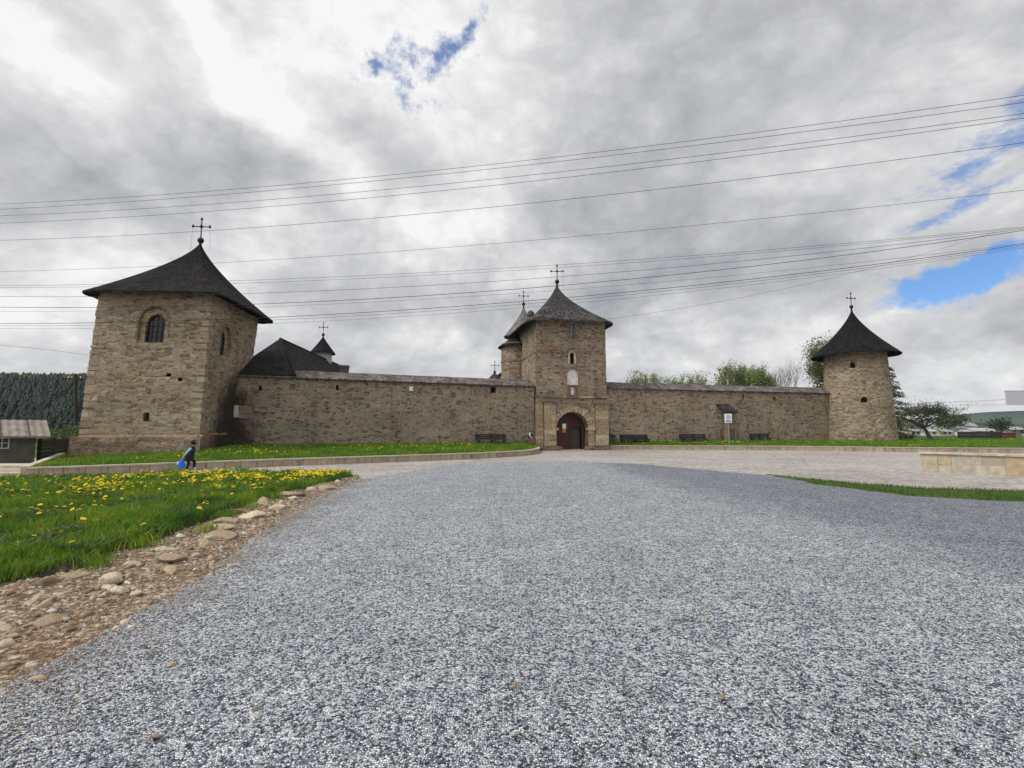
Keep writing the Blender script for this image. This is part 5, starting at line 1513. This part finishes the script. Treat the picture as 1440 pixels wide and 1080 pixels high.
# dandelions: the ones nearest the camera as things, the far ones as one drift
def dandelion_mesh(k):
    rd = random.Random(k)
    m = MB()
    m.tube([(0, 0, -.12), (rd.uniform(-.01, .01), 0, 0)], .0035, n=4, mi=0)
    n = 11
    for lay, (r, z0, z1) in enumerate(((.030, .0, .012), (.021, .006, .018), (.011, .010, .021))):
        for i in range(n):
            a = 2 * PI * (i + .5 * lay) / n; w = .28
            m.face([(0, 0, z0), (r * math.cos(a - w), r * math.sin(a - w), z1 * rd.uniform(.6, 1.)), (r * 1.12 * math.cos(a), r * 1.12 * math.sin(a), z1), (r * math.cos(a + w), r * math.sin(a + w), z1 * rd.uniform(.6, 1.))], mi=1)
    m.face([(.012 * math.cos(2 * PI * i / 8), .012 * math.sin(2 * PI * i / 8), .017) for i in range(8)], mi=1)
    return m
M_stem = plain('flower_stem', (.10, .16, .04), .7, .2, 20.); M_yel = plain('dandelion_yellow', (.82, .64, .03), .75, .18, 40.)
n = 60000
F_ = np.stack([rg.uniform(-24, -6, n), rg.uniform(5.5, 22.4, n)], 1)
F_ = F_[inside(lawn_poly, F_)]
pn = nz2(F_, .45, 30.) + .7 * nz2(F_, 1.5, 31.)
far = np.clip((F_[:, 1] - 12.0) / 6., 0, 1)
edge = np.clip((F_[:, 0] + 17.5) / 5., .10, 1)
prob = np.clip(.008 + .04 * np.clip(pn, 0, 1) + far ** 1.2 * edge * np.clip(.14 + 1.3 * pn, .03, 1.) * .42, 0, 1)
F_ = F_[rg.random(len(F_)) < prob]
F_ = F_[np.abs(F_[:, 0]) < F_[:, 1] * 1.12 + .5]
F_ = F_[np.argsort(np.hypot(F_[:, 0], F_[:, 1]))]
protos = [dandelion_mesh(k) for k in range(3)]
dm = []
for k, pb_ in enumerate(protos):
    o = pb_.build('dandelion', [M_stem, M_yel]); dm.append(o.data); bpy.data.objects.remove(o)
NEAR = F_[:300]
for k, (x, y) in enumerate(NEAR):
    o = bpy.data.objects.new('dandelion', dm[k % 3]); COL.objects.link(o)
    s = rg.uniform(.95, 1.45)
    o.location = (x, y, lawn_h(x, y) + rg.uniform(.10, .20)); o.scale = (s, s, 1.)
    o.rotation_euler = (rg.normal(.12, .3), rg.normal(0, .3), rg.uniform(0, 6.28))
    tag(o, 'yellow dandelion flower in the nearer grass of the left lawn', 'dandelion', 'dandelions on the near lawn')
def drift(name, P, zf, s, label):
    b = np.array(protos[0].v); f = protos[0].f; mi = protos[0].mi
    keep = [q for q, mm in zip(f, mi) if mm == 1]
    ids = sorted({i for q in keep for i in q}); mp = {i: k for k, i in enumerate(ids)}
    b = b[ids]; f4 = np.array([[mp[i] for i in q] for q in keep if len(q) == 4])
    V, F = [], []
    for k, (x, y) in enumerate(P):
        sc = s * rg.uniform(.8, 1.4); rx, ry = rg.normal(0.25, .3), rg.normal(0, .3)
        Rm = np.array(Matrix.Rotation(rx, 3, 'X') @ Matrix.Rotation(ry, 3, 'Y'))
        V.append(b @ Rm.T * sc + (x, y, zf(x, y, k))); F.append(f4 + k * len(b))
    return tag(mesh_np(name, np.concatenate(V), [np.concatenate(F)], M_yel), label, 'flowers', kind='stuff')
drift('dandelions', F_[300:], lambda x, y, k: lawn_h(x, y) + rg.uniform(.08, .2), 1.05, 'drift of yellow dandelions along the far part of the left lawn')
B1, ub, vb = bed_pts(KLs, WL, 900, .25, .95)
kk = ((nz2(B1, .35, 50.) + .35) > rg.uniform(0, 1, len(B1))) & (np.abs(B1[:, 0] + 11) < 9)
B1, ub, vb = B1[kk], ub[kk], vb[kk]
drift('dandelions', B1, lambda x, y, k: bed_zL(x, y, ub[k], vb[k]) + rg.uniform(.10, .2), 1.25, 'scattered yellow dandelions in the bed under the left wall')
B2, ub2, vb2 = bed_pts(KRs, WR, 600, .1, .95)
kk = ((nz2(B2, .3, 60.) + .2) > rg.uniform(0, 1, len(B2))) | ((np.abs(B2[:, 0] - 22.2) < 2.3) & (vb2 < .6))
B2, ub2, vb2 = B2[kk], ub2[kk], vb2[kk]
drift('dandelions', B2, lambda x, y, k: bed_zR(x, y, ub2[k], vb2[k]) + rg.uniform(.10, .2), 1.25, 'scattered yellow dandelions in the bed under the right wall')

# ------------------------------------------------------------------ stones
def ico(sub):
    bm = bmesh.new(); bmesh.ops.create_icosphere(bm, subdivisions=sub, radius=1.)
    V = np.array([v.co[:] for v in bm.verts]); F = np.array([[v.index for v in f.verts] for f in bm.faces]); bm.free()
    return V, F
def stones(name, P, size, cols, seed, mat, label, cat, squash=(.45, .9), sub=1):
    rg = np.random.default_rng(seed); V0, F0 = ico(sub); n = len(P)
    Vs = np.repeat(V0[None], n, 0)
    for _ in range(6):
        q = rg.normal(size=(n, 3)); q /= np.linalg.norm(q, axis=1)[:, None]
        t = np.einsum('ijk,ik->ij', Vs, q) - rg.uniform(.30, .72, (n, 1))
        Vs = Vs - np.maximum(t, 0)[:, :, None] * q[:, None, :]
    Vs = Vs * (1 + rg.normal(0, .07, (n, len(V0), 1)))
    sc = size[:, None] * np.stack([rg.uniform(.7, 1.25, n), rg.uniform(.7, 1.25, n), rg.uniform(*squash, n)], 1)
    Vs = Vs * sc[:, None, :]
    a = rg.uniform(0, 2 * PI, n); ca, sa = np.cos(a)[:, None], np.sin(a)[:, None]
    tl = rg.normal(0, .35, n)[:, None]
    x, y, z = Vs[:, :, 0], Vs[:, :, 1], Vs[:, :, 2]
    y, z = y * np.cos(tl) - z * np.sin(tl), y * np.sin(tl) + z * np.cos(tl)
    x, y = x * ca - y * sa, x * sa + y * ca
    W_ = np.stack([x, y, z], 2) + P[:, None, :]
    c = np.array(cols)[rg.integers(0, len(cols), n)] * rg.uniform(.8, 1.2, (n, 1))
    F = (F0[None] + (np.arange(n) * len(V0))[:, None, None]).reshape(-1, 3)
    o = mesh_np(name, W_.reshape(-1, 3), [F], mat, np.repeat(c, len(V0), 0))
    return tag(o, label, cat, kind='stuff')
# loose chippings lying on the near gravel
n = 80000
yy = 1.9 + (8.2 - 1.9) * rg.random(n) ** 1.7; xx = rg.uniform(-1, 1, n) * (yy * 1.05 + .5)
xl = np.interp(yy, [1., 3.0, 4.3, 5.6, 7.6, 10.5], [-3.7, -3.75, -4.0, -4.2, -4.6, -5.3])
kk = xx > xl - rg.exponential(.12, n)
P = np.stack([xx, yy, np.full(n, .024)], 1)[kk]
chip = [(.035, .042, .055), (.06, .07, .09), (.10, .115, .14), (.16, .18, .21), (.26, .28, .31), (.36, .385, .43), (.46, .48, .52), (.58, .59, .61), (.74, .74, .73)]
stones('gravel', P, rg.uniform(.0045, .0105, len(P)), chip, 31, M_chip, 'loose blue grey and white stone chippings covering the lot', 'gravel', (.4, .8))
# rubble in the dirt strip
dlp = np.array([(p.x, p.y) for p in dl]); drp = np.array([(p.x, p.y) for p in dr])
def strip_pts(n, j0, j1, ymin=2.2):
    u = rg.random(n) ** 1.25 * .8 + .2; v = j0 + (j1 - j0) * rg.random(n)
    f = u * (len(dlp) - 1); k = np.minimum(f.astype(int), len(dlp) - 2); f = (f - k)[:, None]
    pa = dlp[k] * (1 - f) + dlp[k + 1] * f; pb_ = drp[k] * (1 - f) + drp[k + 1] * f
    p = pa * (1 - v[:, None]) + pb_ * v[:, None]
    z = np.array([dirt_z(x, y, 0, j) for (x, y), j in zip(p, v)])
    return np.concatenate([p, z[:, None]], 1)
TAN = [(.34, .265, .175), (.42, .345, .24), (.27, .20, .135), (.49, .42, .31), (.22, .165, .12), (.32, .24, .16)]
P = strip_pts(20000, .0, 1.); stones('rubble', P, rg.exponential(.012, len(P)) + .009, TAN + [(.2, .14, .11), (.17, .12, .10), (.4, .37, .33)], 33, M_rock, 'small brown rubble and pebbles in the dirt strip', 'rubble')
P = strip_pts(2600, .02, .16); stones('soil_clods', P, rg.exponential(.02, len(P)) + .02, [(.06, .045, .034), (.085, .062, .046), (.12, .09, .068)], 37, M_rock, 'dark soil clods at the foot of the lawn bank', 'soil')
P = strip_pts(650, .12, .75); P[:, 2] -= .02; stones('rubble', P, rg.exponential(.028, len(P)) + .025, TAN, 34, M_rock, 'fist sized tan stones in the dirt strip', 'rubble', (.35, .7), 2)
P = strip_pts(5500, .62, 1.08); P[:, 2] = np.maximum(P[:, 2], .018) + .004; stones('rubble', P, rg.uniform(.008, .02, len(P)), TAN + [(.3, .22, .17)], 35, M_rock, 'brown grit spilled onto the edge of the gravel', 'rubble')
# big rocks, one by one
def rock_mesh(k):
    rd = random.Random(k); V0, F0 = ico(3)
    P = []
    sx, sy, sz = rd.uniform(.9, 1.3), rd.uniform(.6, .95), rd.uniform(.30, .52)
    pl_ = [Vector((rd.gauss(0, 1), rd.gauss(0, 1), rd.gauss(.2, .8))).normalized() for _ in range(11)]
    ds = [rd.uniform(.38, .72) for _ in pl_]
    for v in V0:
        p = Vector(v)
        for q, d in zip(pl_, ds):
            t = p.dot(q)
            if t > d: p -= q * (t - d)
        p *= 1 + .025 * noise.noise(p * 3 + Vector((k, 0, 0))) + .02 * noise.noise(p * 9)
        P.append((p.x * sx, p.y * sy, p.z * sz))
    me = mesh_np('rock', P, [F0], M_rock, np.tile(np.array(TAN[k % 4]) * 1.15, (len(P), 1)))
    d = me.data; bpy.data.objects.remove(me); return d
rocks = [rock_mesh(k) for k in range(8)]
ROCK = [(-6.35, 17.3, .34), (-6.55, 16.4, .30), (-6.7, 15.2, .42), (-6.3, 14.6, .26), (-6.6, 13.4, .40), (-6.05, 12.9, .24), (-6.5, 12.1, .30), (-5.9, 11.6, .36), (-6.2, 10.9, .24), (-5.75, 10.2, .26),
        (-5.5, 9.6, .32), (-6.05, 9.3, .18), (-5.35, 8.9, .24), (-5.75, 8.4, .22), (-5.2, 7.9, .26), (-5.6, 7.5, .16), (-4.85, 7.3, .15), (-5.35, 6.8, .24), (-5.9, 6.9, .16), (-4.9, 6.4, .20), (-5.5, 6.0, .22), (-4.7, 6.4, .11),
        (-4.9, 5.5, .15), (-5.4, 5.2, .2), (-4.9, 5.0, .09), (-5.2, 4.7, .16), (-6.9, 18.3, .22), (-6.6, 19.0, .2), (-7.0, 14.2, .24), (-6.9, 12.6, .2)]
for k, (x, y, s) in enumerate(ROCK):
    o = bpy.data.objects.new('rock', rocks[k % 8]); COL.objects.link(o)
    xl_, xr_ = (float(np.interp(y, q_[:, 1], q_[:, 0])) for q_ in (dlp, drp)); jj = min(1, max(0, (x - xl_) / (xr_ - xl_)))
    o.location = (x, y, dirt_z(x, y, 0, jj) + s * .08); o.scale = (s, s, s); o.rotation_euler = (random.gauss(0, .15), random.gauss(0, .15), random.uniform(0, 6.28))
    tag(o, 'tan field rock lying in the dirt strip between lawn and gravel', 'rock', 'tan rocks along the lawn edge')
PEB = [(.02, 4.22, .05), (-.9, 4.05, .045), (1.62, 4.05, .05), (.35, 4.75, .042), (-1.9, 3.9, .05), (2.1, 5.6, .05), (-2.4, 3.55, .055), (.8, 3.3, .035), (-.15, 3.2, .03), (1.85, 3.05, .04), (-1.4, 3.1, .035), (.55, 5.6, .05), (2.9, 4.3, .04), (-3.0, 4.6, .06), (-2.9, 3.2, .05), (1.1, 6.4, .04), (2.6, 3.4, .035), (3.7, 5.3, .04)]
for k, (x, y, s) in enumerate(PEB):
    o = bpy.data.objects.new('pebble', rocks[k % 8]); COL.objects.link(o)
    o.location = (x, y, .025 + s * .2); o.scale = (s * .7, s * .7, s); o.rotation_euler = (random.gauss(0, .3), random.gauss(0, .3), random.uniform(0, 6.28))
    tag(o, 'tan pebble lying loose on the grey gravel', 'pebble', 'stray tan pebbles on the gravel')

# ------------------------------------------------------------------ the stooping walker with a blue bag
pe = thing('person', 'stooping person in black vest and mint sleeves walking right with a bag', 'person', (-16.1, 25.0, -.02), .35)
BN = {}  # joint -> (position, radius)
J = [('pelvis', (.02, 0, .74), .15), ('waist', (.08, 0, .90), .145), ('chest', (.11, 0, 1.09), .15), ('upper', (.13, 0, 1.21), .11), ('neck', (.16, 0, 1.30), .055), ('head', (.20, 0, 1.42), .095), ('crown', (.20, 0, 1.51), .06), ('nose', (.295, 0, 1.41), .022), ('chin', (.26, 0, 1.345), .045),
     ('lsh', (.13, .19, 1.16), .065), ('lel', (-.03, .26, .95), .05), ('lwr', (-.16, .25, .76), .033), ('lha', (-.19, .25, .70), .032),
     ('rsh', (.16, -.19, 1.16), .065), ('rel', (.17, -.27, .93), .05), ('rwr', (.33, -.24, .82), .033), ('rha', (.39, -.23, .80), .032),
     ('lhip', (.0, .09, .68), .11), ('lkn', (.06, .10, .40), .075), ('lan', (-.06, .10, .10), .05), ('lto', (.08, .10, .05), .042),
     ('rhip', (.05, -.09, .68), .11), ('rkn', (.27, -.10, .46), .08), ('ran', (.22, -.10, .16), .05), ('rto', (.36, -.10, .14), .042)]
E_ = [('pelvis', 'waist'), ('waist', 'chest'), ('chest', 'upper'), ('upper', 'neck'), ('neck', 'head'), ('head', 'crown'), ('head', 'nose'), ('head', 'chin'), ('upper', 'lsh'), ('lsh', 'lel'), ('lel', 'lwr'), ('lwr', 'lha'), ('upper', 'rsh'), ('rsh', 'rel'), ('rel', 'rwr'), ('rwr', 'rha'),
     ('pelvis', 'lhip'), ('lhip', 'lkn'), ('lkn', 'lan'), ('lan', 'lto'), ('pelvis', 'rhip'), ('rhip', 'rkn'), ('rkn', 'ran'), ('ran', 'rto')]
for s, hp, dirv in (('l', (-.19, .25, .70), (-.25, 0, -.95)), ('r', (.39, -.23, .80), (.85, .1, -.5))):
    d = Vector(dirv).normalized(); sd = d.cross(Vector((0, 1, 0))).normalized()
    for k, ln in enumerate((.055, .062, .058, .046)):
        a = Vector(hp) + Vector((0, (k - 1.5) * .017, 0)) + d * .02; b = a + d * ln * .55; c = b + (d * .6 - sd * .5) * ln * .5
        J += [(f'{s}f{k}a', tuple(b), .0095), (f'{s}f{k}b', tuple(c), .008)]; E_ += [(f'{s}ha', f'{s}f{k}a'), (f'{s}f{k}a', f'{s}f{k}b')]
    a = Vector(hp) + sd * .03 + Vector((0, .02, 0)); J += [(f'{s}th', tuple(a + d * .03), .010)]; E_ += [(f'{s}ha', f'{s}th')]
J = [(n_, (p_[0], -p_[1], p_[2]), r_) for n_, p_, r_ in J]
idx = {n_: i for i, (n_, _, _) in enumerate(J)}
me = bpy.data.meshes.new('body_skeleton'); me.from_pydata([p for _, p, _ in J], [(idx[a], idx[b]) for a, b in E_], [])
tmp = bpy.data.objects.new('body_tmp', me); COL.objects.link(tmp)
md = tmp.modifiers.new('skin', 'SKIN'); md.use_smooth_shade = True
for i, (_, _, r) in enumerate(J):
    me.skin_vertices[0].data[i].radius = (r, r * (1.18 if J[i][0] in ('pelvis', 'waist', 'chest') else 1.))
me.skin_vertices[0].data[0].use_root = True
sb = tmp.modifiers.new('sub', 'SUBSURF'); sb.levels = 1; sb.render_levels = 1
dg = bpy.context.evaluated_depsgraph_get()
bm_ = bpy.data.meshes.new_from_object(tmp.evaluated_get(dg)); bpy.data.objects.remove(tmp)
body = bpy.data.objects.new('body', bm_); COL.objects.link(body); body.parent = pe
M_skin = plain('skin', (.42, .26, .19), .6, .1, 9.); M_mint = plain('mint_sleeve', (.26, .50, .47), .85, .15, 9.); M_blk = plain('black_cloth', (.016, .016, .02), .9, .3, 9.); M_shoe = plain('white_shoe', (.62, .6, .56), .7, .15, 9.)
bm_.materials.clear()
for mm in (M_skin, M_blk, M_mint, M_shoe): bm_.materials.append(mm)
segs = [(Vector(J[idx[a]][1]), Vector(J[idx[b]][1]), a, b) for a, b in E_]
for f in bm_.polygons:
    c = Vector(f.center); best = None
    for A, B, a, b in segs:
        t = max(0, min(1, (c - A).dot(B - A) / max((B - A).length_squared, 1e-9))); dd = (c - A.lerp(B, t)).length
        if best is None or dd < best[0]: best = (dd, a, b, t)
    a, b = best[1], best[2]
    if b in ('lto', 'rto') : mi = 3
    elif b in ('lel', 'lwr', 'rel', 'rwr'): mi = 2
    elif b in ('head', 'crown', 'nose', 'chin', 'lha', 'rha') or b[1] == 'f' or b.endswith('th') or a == 'head': mi = 0
    else: mi = 1
    f.material_index = mi
m = MB(); m.lathe([(.0, .125), (.06, .115), (.105, .07), (.122, .0), (.115, -.06), (.09, -.11)], (0, 0, 0), 18)
hr2 = m.build('headscarf', M_blk, pe, smooth=True); hr2.location = (.175, 0, 1.435); hr2.rotation_euler = (0, R(-14), 0)
m = MB()
prof = [(.235, .52), (.24, .68), (.225, .86), (.215, 1.0), (.195, 1.14), (.10, 1.23)]
n = 20
rings = []
for (r, z) in prof:
    cx = .02 + (z - .6) * .17
    rings.append([(cx + r * .85 * math.cos(2 * PI * i / n), r * 1.05 * math.sin(2 * PI * i / n), z + .012 * math.sin(5 * i)) for i in range(n)])
for a, b in zip(rings, rings[1:]):
    for i in range(n): m.face([a[i], a[(i + 1) % n], b[(i + 1) % n], b[i]])
m.build('vest', M_blk, pe, smooth=True)
for s in (-1, 1):
    m = MB(); m.lathe([(0, .012), (.012, 0), (0, -.012)], (.285, s * .035, 1.435), 8); m.build('eye', M_black, pe)
bg = thing('carrier_bag', 'bright blue carrier bag hanging from the walking person\'s hand', 'bag', (-16.1, 25.0, -.02), .35)
m = MB()
rings = []
for (z, hx, hy) in ((.20, .15, .09), (.22, .18, .12), (.32, .20, .13), (.45, .18, .11), (.56, .12, .07), (.62, .05, .03)):
    rings.append([(-.23 + hx * .74 * math.copysign(abs(math.cos(a)) ** .6, math.cos(a)) + .012 * math.sin(3 * a + z * 20), -.25 + hy * .8 * math.copysign(abs(math.sin(a)) ** .6, math.sin(a)), z) for a in [2 * PI * i / 20 for i in range(20)]])
for a, b in zip(rings, rings[1:]):
    for i in range(20): m.face([a[i], a[(i + 1) % 20], b[(i + 1) % 20], b[i]])
m.face(rings[0][::-1])
m.build('bag_body', plain('blue_plastic', (.01, .14, .62), .45, .2, 9.), bg, smooth=True)
m = MB(); m.tube([(-.25, -.25, .60), (-.22, -.25, .66), (-.19, -.25, .685), (-.18, -.25, .66), (-.20, -.25, .60)], .008, n=6); m.build('handle', plain('blue_handle', (.01, .12, .5), .5, .1, 9.), bg, smooth=True)
m = MB(); m.box(-.42, -.33, -.31, -.19, .40, .50, jit=.02); m.build('white_packet', M_plaster, bg)

# ------------------------------------------------------------------ camera, light, sky
cd = bpy.data.cameras.new('camera'); cam = bpy.data.objects.new('camera', cd); COL.objects.link(cam)
cd.sensor_width = 36.; cd.lens = 700 / 1440 * 36; cd.clip_start = .1; cd.clip_end = 20000
cam.location = (0, 0, 2.1); cam.rotation_euler = (PI / 2 + math.atan(63 / 700), 0, 0)
S.camera = cam

SUN = Vector((-.62, -.22, .80)).normalized()
sd_ = bpy.data.lights.new('sun', 'SUN'); so = bpy.data.objects.new('sun', sd_); COL.objects.link(so)
sd_.energy = 1.4; sd_.angle = R(12); sd_.color = (1., .96, .9)
so.rotation_euler = (-SUN).to_track_quat('-Z', 'Y').to_euler()

PITCH = math.atan(63 / 700)
def sky_dir(px, py):
    x, z = (px - 720) / 700, (540 - py) / 700
    return Vector((x, math.cos(PITCH) - z * math.sin(PITCH), math.sin(PITCH) + z * math.cos(PITCH))).normalized()

w = bpy.data.worlds.new('World'); S.world = w; w.use_nodes = True
nt = w.node_tree; bgn = nt.nodes['Background']
sky = N(nt, 'ShaderNodeTexSky', sky_type='NISHITA', sun_disc=False)
sky.sun_elevation = math.asin(SUN.z); sky.sun_rotation = math.atan2(SUN.x, SUN.y); sky.air_density = 1.; sky.dust_density = .4; sky.ozone_density = 3.
tc = N(nt, 'ShaderNodeTexCoord'); D_ = vmath(nt, 'NORMALIZE', tc.outputs['Generated'])
sx = N(nt, 'ShaderNodeSeparateXYZ', {0: D_})
zc = math_(nt, 'ADD', math_(nt, 'MAXIMUM', sx.outputs[2], 0.), .30)
pv = N(nt, 'ShaderNodeCombineXYZ', {0: math_(nt, 'DIVIDE', sx.outputs[0], zc), 1: math_(nt, 'DIVIDE', sx.outputs[1], zc), 2: 0.}).outputs[0]
wn = N(nt, 'ShaderNodeTexNoise', {'Vector': pv, 'Scale': .55, 'Detail': 3., 'Roughness': .55})
pw_ = vmath(nt, 'ADD', pv, vmath(nt, 'MULTIPLY', vmath(nt, 'SUBTRACT', wn.outputs[1], (.5, .5, .5)), (1.5, 1.5, 0)))
nD = N(nt, 'ShaderNodeTexNoise', {'Vector': vmath(nt, 'ADD', vmath(nt, 'MULTIPLY', D_, (1., 1., 1.7)), vmath(nt, 'MULTIPLY', vmath(nt, 'SUBTRACT', wn.outputs[1], (.5, .5, .5)), (.35, .35, .35))), 'Scale': 4.6, 'Detail': 7., 'Roughness': .6}).outputs[0]
bil = math_(nt, 'ABSOLUTE', math_(nt, 'MULTIPLY_ADD', nD, 2., -1.))
nA = N(nt, 'ShaderNodeTexNoise', {'Vector': pw_, 'Scale': .62, 'Detail': 6., 'Roughness': .58}, noise_dimensions='2D').outputs[0]
nB = N(nt, 'ShaderNodeTexNoise', {'Vector': pw_, 'Scale': 1.9, 'Detail': 6., 'Roughness': .62}, noise_dimensions='2D').outputs[0]
nC = N(nt, 'ShaderNodeTexNoise', {'Vector': D_, 'Scale': 8., 'Detail': 8., 'Roughness': .66}).outputs[0]

def lobe(px, py, ang, su, sv):
    """Soft elliptical region of the sky round a fixed direction; ang in degrees, sizes as tangents."""
    c = sky_dir(px, py)
    e = sky_dir(px + 20 * math.cos(R(ang)), py - 20 * math.sin(R(ang))) - c
    a = (e - c * e.dot(c)).normalized(); b = c.cross(a)
    dc = math_(nt, 'MAXIMUM', N(nt, 'ShaderNodeVectorMath', {0: DW, 1: tuple(c)}, operation='DOT_PRODUCT').outputs[1], .02)
    u = math_(nt, 'DIVIDE', N(nt, 'ShaderNodeVectorMath', {0: DW, 1: tuple(a / su)}, operation='DOT_PRODUCT').outputs[1], dc)
    v = math_(nt, 'DIVIDE', N(nt, 'ShaderNodeVectorMath', {0: DW, 1: tuple(b / sv)}, operation='DOT_PRODUCT').outputs[1], dc)
    r2 = math_(nt, 'ADD', math_(nt, 'MULTIPLY', u, u), math_(nt, 'MULTIPLY', v, v))
    return math_(nt, 'EXPONENT', math_(nt, 'MULTIPLY', r2, -1.))
dw1 = N(nt, 'ShaderNodeTexNoise', {'Vector': D_, 'Scale': 5., 'Detail': 5., 'Roughness': .6}).outputs[1]
DW = vmath(nt, 'ADD', D_, vmath(nt, 'MULTIPLY', vmath(nt, 'SUBTRACT', dw1, (.5, .5, .5)), (.22, .22, .22)))
val = math_(nt, 'ADD', .70, math_(nt, 'MULTIPLY', math_(nt, 'SUBTRACT', nA, .5), .42))
val = math_(nt, 'ADD', val, math_(nt, 'MULTIPLY', math_(nt, 'SUBTRACT', nB, .5), .54))
val = math_(nt, 'ADD', val, math_(nt, 'MULTIPLY', math_(nt, 'SUBTRACT', nC, .5), .36))
val = math_(nt, 'ADD', val, math_(nt, 'MULTIPLY', math_(nt, 'SUBTRACT', bil, .22), .52))
for px, py, ang, su, sv, g in ((330, 95, -45, .30, .035, .24), (430, 60, -40, .35, .12, .13), (90, 70, -35, .16, .05, .20), (640, 60, -10, .25, .14, .14), (60, 430, 15, .22, .07, .28), (330, 385, 40, .16, .05, .15),
                               (980, 490, 5, .28, .05, .20), (600, 480, 0, .2, .04, .10), (1400, 560, 0, .25, .06, .22), (560, 310, 0, .2, .06, .12), (1380, 60, 0, .3, .2, -.02),
                               (100, 250, 10, .30, .11, -.15), (620, 440, 0, .25, .05, -.12), (920, 400, 8, .22, .05, -.16), (1180, 320, 10, .10, .035, -.15), (1150, 180, 0, .3, .2, .0), (420, 260, 0, .2, .1, -.06), (1340, 490, 4, .2, .03, -.14), (520, 100, -40, .2, .05, .1), (850, 90, 0, .35, .2, -.02)):
    if g: val = math_(nt, 'ADD', val, math_(nt, 'MULTIPLY', lobe(px, py, ang, su, sv), g))
cl_ = ramp(nt, val, [(.18, (.22, .235, .265)), (.40, (.39, .402, .432)), (.56, (.525, .53, .552)), (.70, (.665, .668, .68)), (.92, (.94, .94, .935))])
# added fill: unseen sky brightened round the sun, overhead and behind the camera
sdot = N(nt, 'ShaderNodeVectorMath', {0: D_, 1: tuple(SUN)}, operation='DOT_PRODUCT').outputs[1]
glow = math_(nt, 'ADD', math_(nt, 'MULTIPLY', smooth(nt, sdot, .74, 1.), 3.), math_(nt, 'MULTIPLY', smooth(nt, sx.outputs[1], -.05, -.75), .5))
glow = math_(nt, 'ADD', glow, math_(nt, 'MULTIPLY', smooth(nt, sx.outputs[2], .72, .98), .6))
cl_ = vmath(nt, 'SCALE', cl_, None); cl_.node.inputs['Scale'].default_value = 1.
nt.links.new(math_(nt, 'MULTIPLY_ADD', glow, 10., 10.), cl_.node.inputs['Scale'])
def gap(lobes, scale, amp, lo, hi, st):
    """Breaks in the cloud cover: lobes shaped by noise."""
    m_ = None
    for a_ in lobes:
        g_ = lobe(*a_); m_ = g_ if m_ is None else math_(nt, 'MAXIMUM', m_, g_)
    nH = N(nt, 'ShaderNodeTexNoise', {'Vector': vmath(nt, 'MULTIPLY', D_, st), 'Scale': scale, 'Detail': 6., 'Roughness': .66}).outputs[0]
    h_ = math_(nt, 'ADD', m_, math_(nt, 'MULTIPLY', math_(nt, 'SUBTRACT', nH, .5), amp))
    return math_(nt, 'MULTIPLY', smooth(nt, h_, lo, hi), smooth(nt, m_, .06, .28))
g1 = gap([(1374, 398, 12, .118, .049)], 11., 1.1, .38, .72, (1., 1., 1.6))
g2 = gap([(1375, 280, 14, .12, .020), (1405, 225, 18, .11, .032), (1432, 165, 40, .06, .03)], 15., 3.0, .50, 1.35, (1., 1., 2.6))
g3 = gap([(555, 95, -25, .12, .055), (622, 85, 50, .075, .035)], 17., 2.9, .46, 1.15, (1., 1., 1.))
hf = math_(nt, 'MAXIMUM', g1, math_(nt, 'MAXIMUM', math_(nt, 'MULTIPLY', g2, .8), math_(nt, 'MULTIPLY', g3, .9)))
skc = mix(nt, 1., sky.outputs[0], (.92, 1.18, 1.5), 'MULTIPLY')
fin = mix(nt, hf, cl_, skc)
nt.links.new(fin, bgn.inputs['Color']); bgn.inputs['Strength'].default_value = .1

S.view_settings.view_transform = 'Standard'; S.view_settings.look = 'None'; S.view_settings.exposure = 0.; S.view_settings.gamma = 1.
S.view_settings.use_curve_mapping = False
S.render.engine = 'CYCLES'
S.cycles.max_bounces = 6; S.cycles.diffuse_bounces = 3; S.cycles.transparent_max_bounces = 4
S.cycles.use_denoising = True
S.cycles.denoiser = 'OPENIMAGEDENOISE'
S.cycles.denoising_input_passes = 'RGB_ALBEDO_NORMAL'
S.cycles.denoising_prefilter = 'NONE'

# ------------------------------------------------------------------ the air
hz = MB(); hz.box(-2950, 2950, -290, 2950, -1.1, 95)
hm = bpy.data.materials.new('air'); hm.use_nodes = True; hnt = hm.node_tree
hnt.nodes.remove(hnt.nodes['Principled BSDF'])
pvn = N(hnt, 'ShaderNodeVolumePrincipled', {'Color': (.80, .88, .97), 'Density': .0001, 'Anisotropy': .0})
hnt.links.new(pvn.outputs[0], hnt.nodes['Material Output'].inputs['Volume'])
tag(hz.build('haze', hm, merge=False), kind='stuff')
S.cycles.volume_bounces = 0
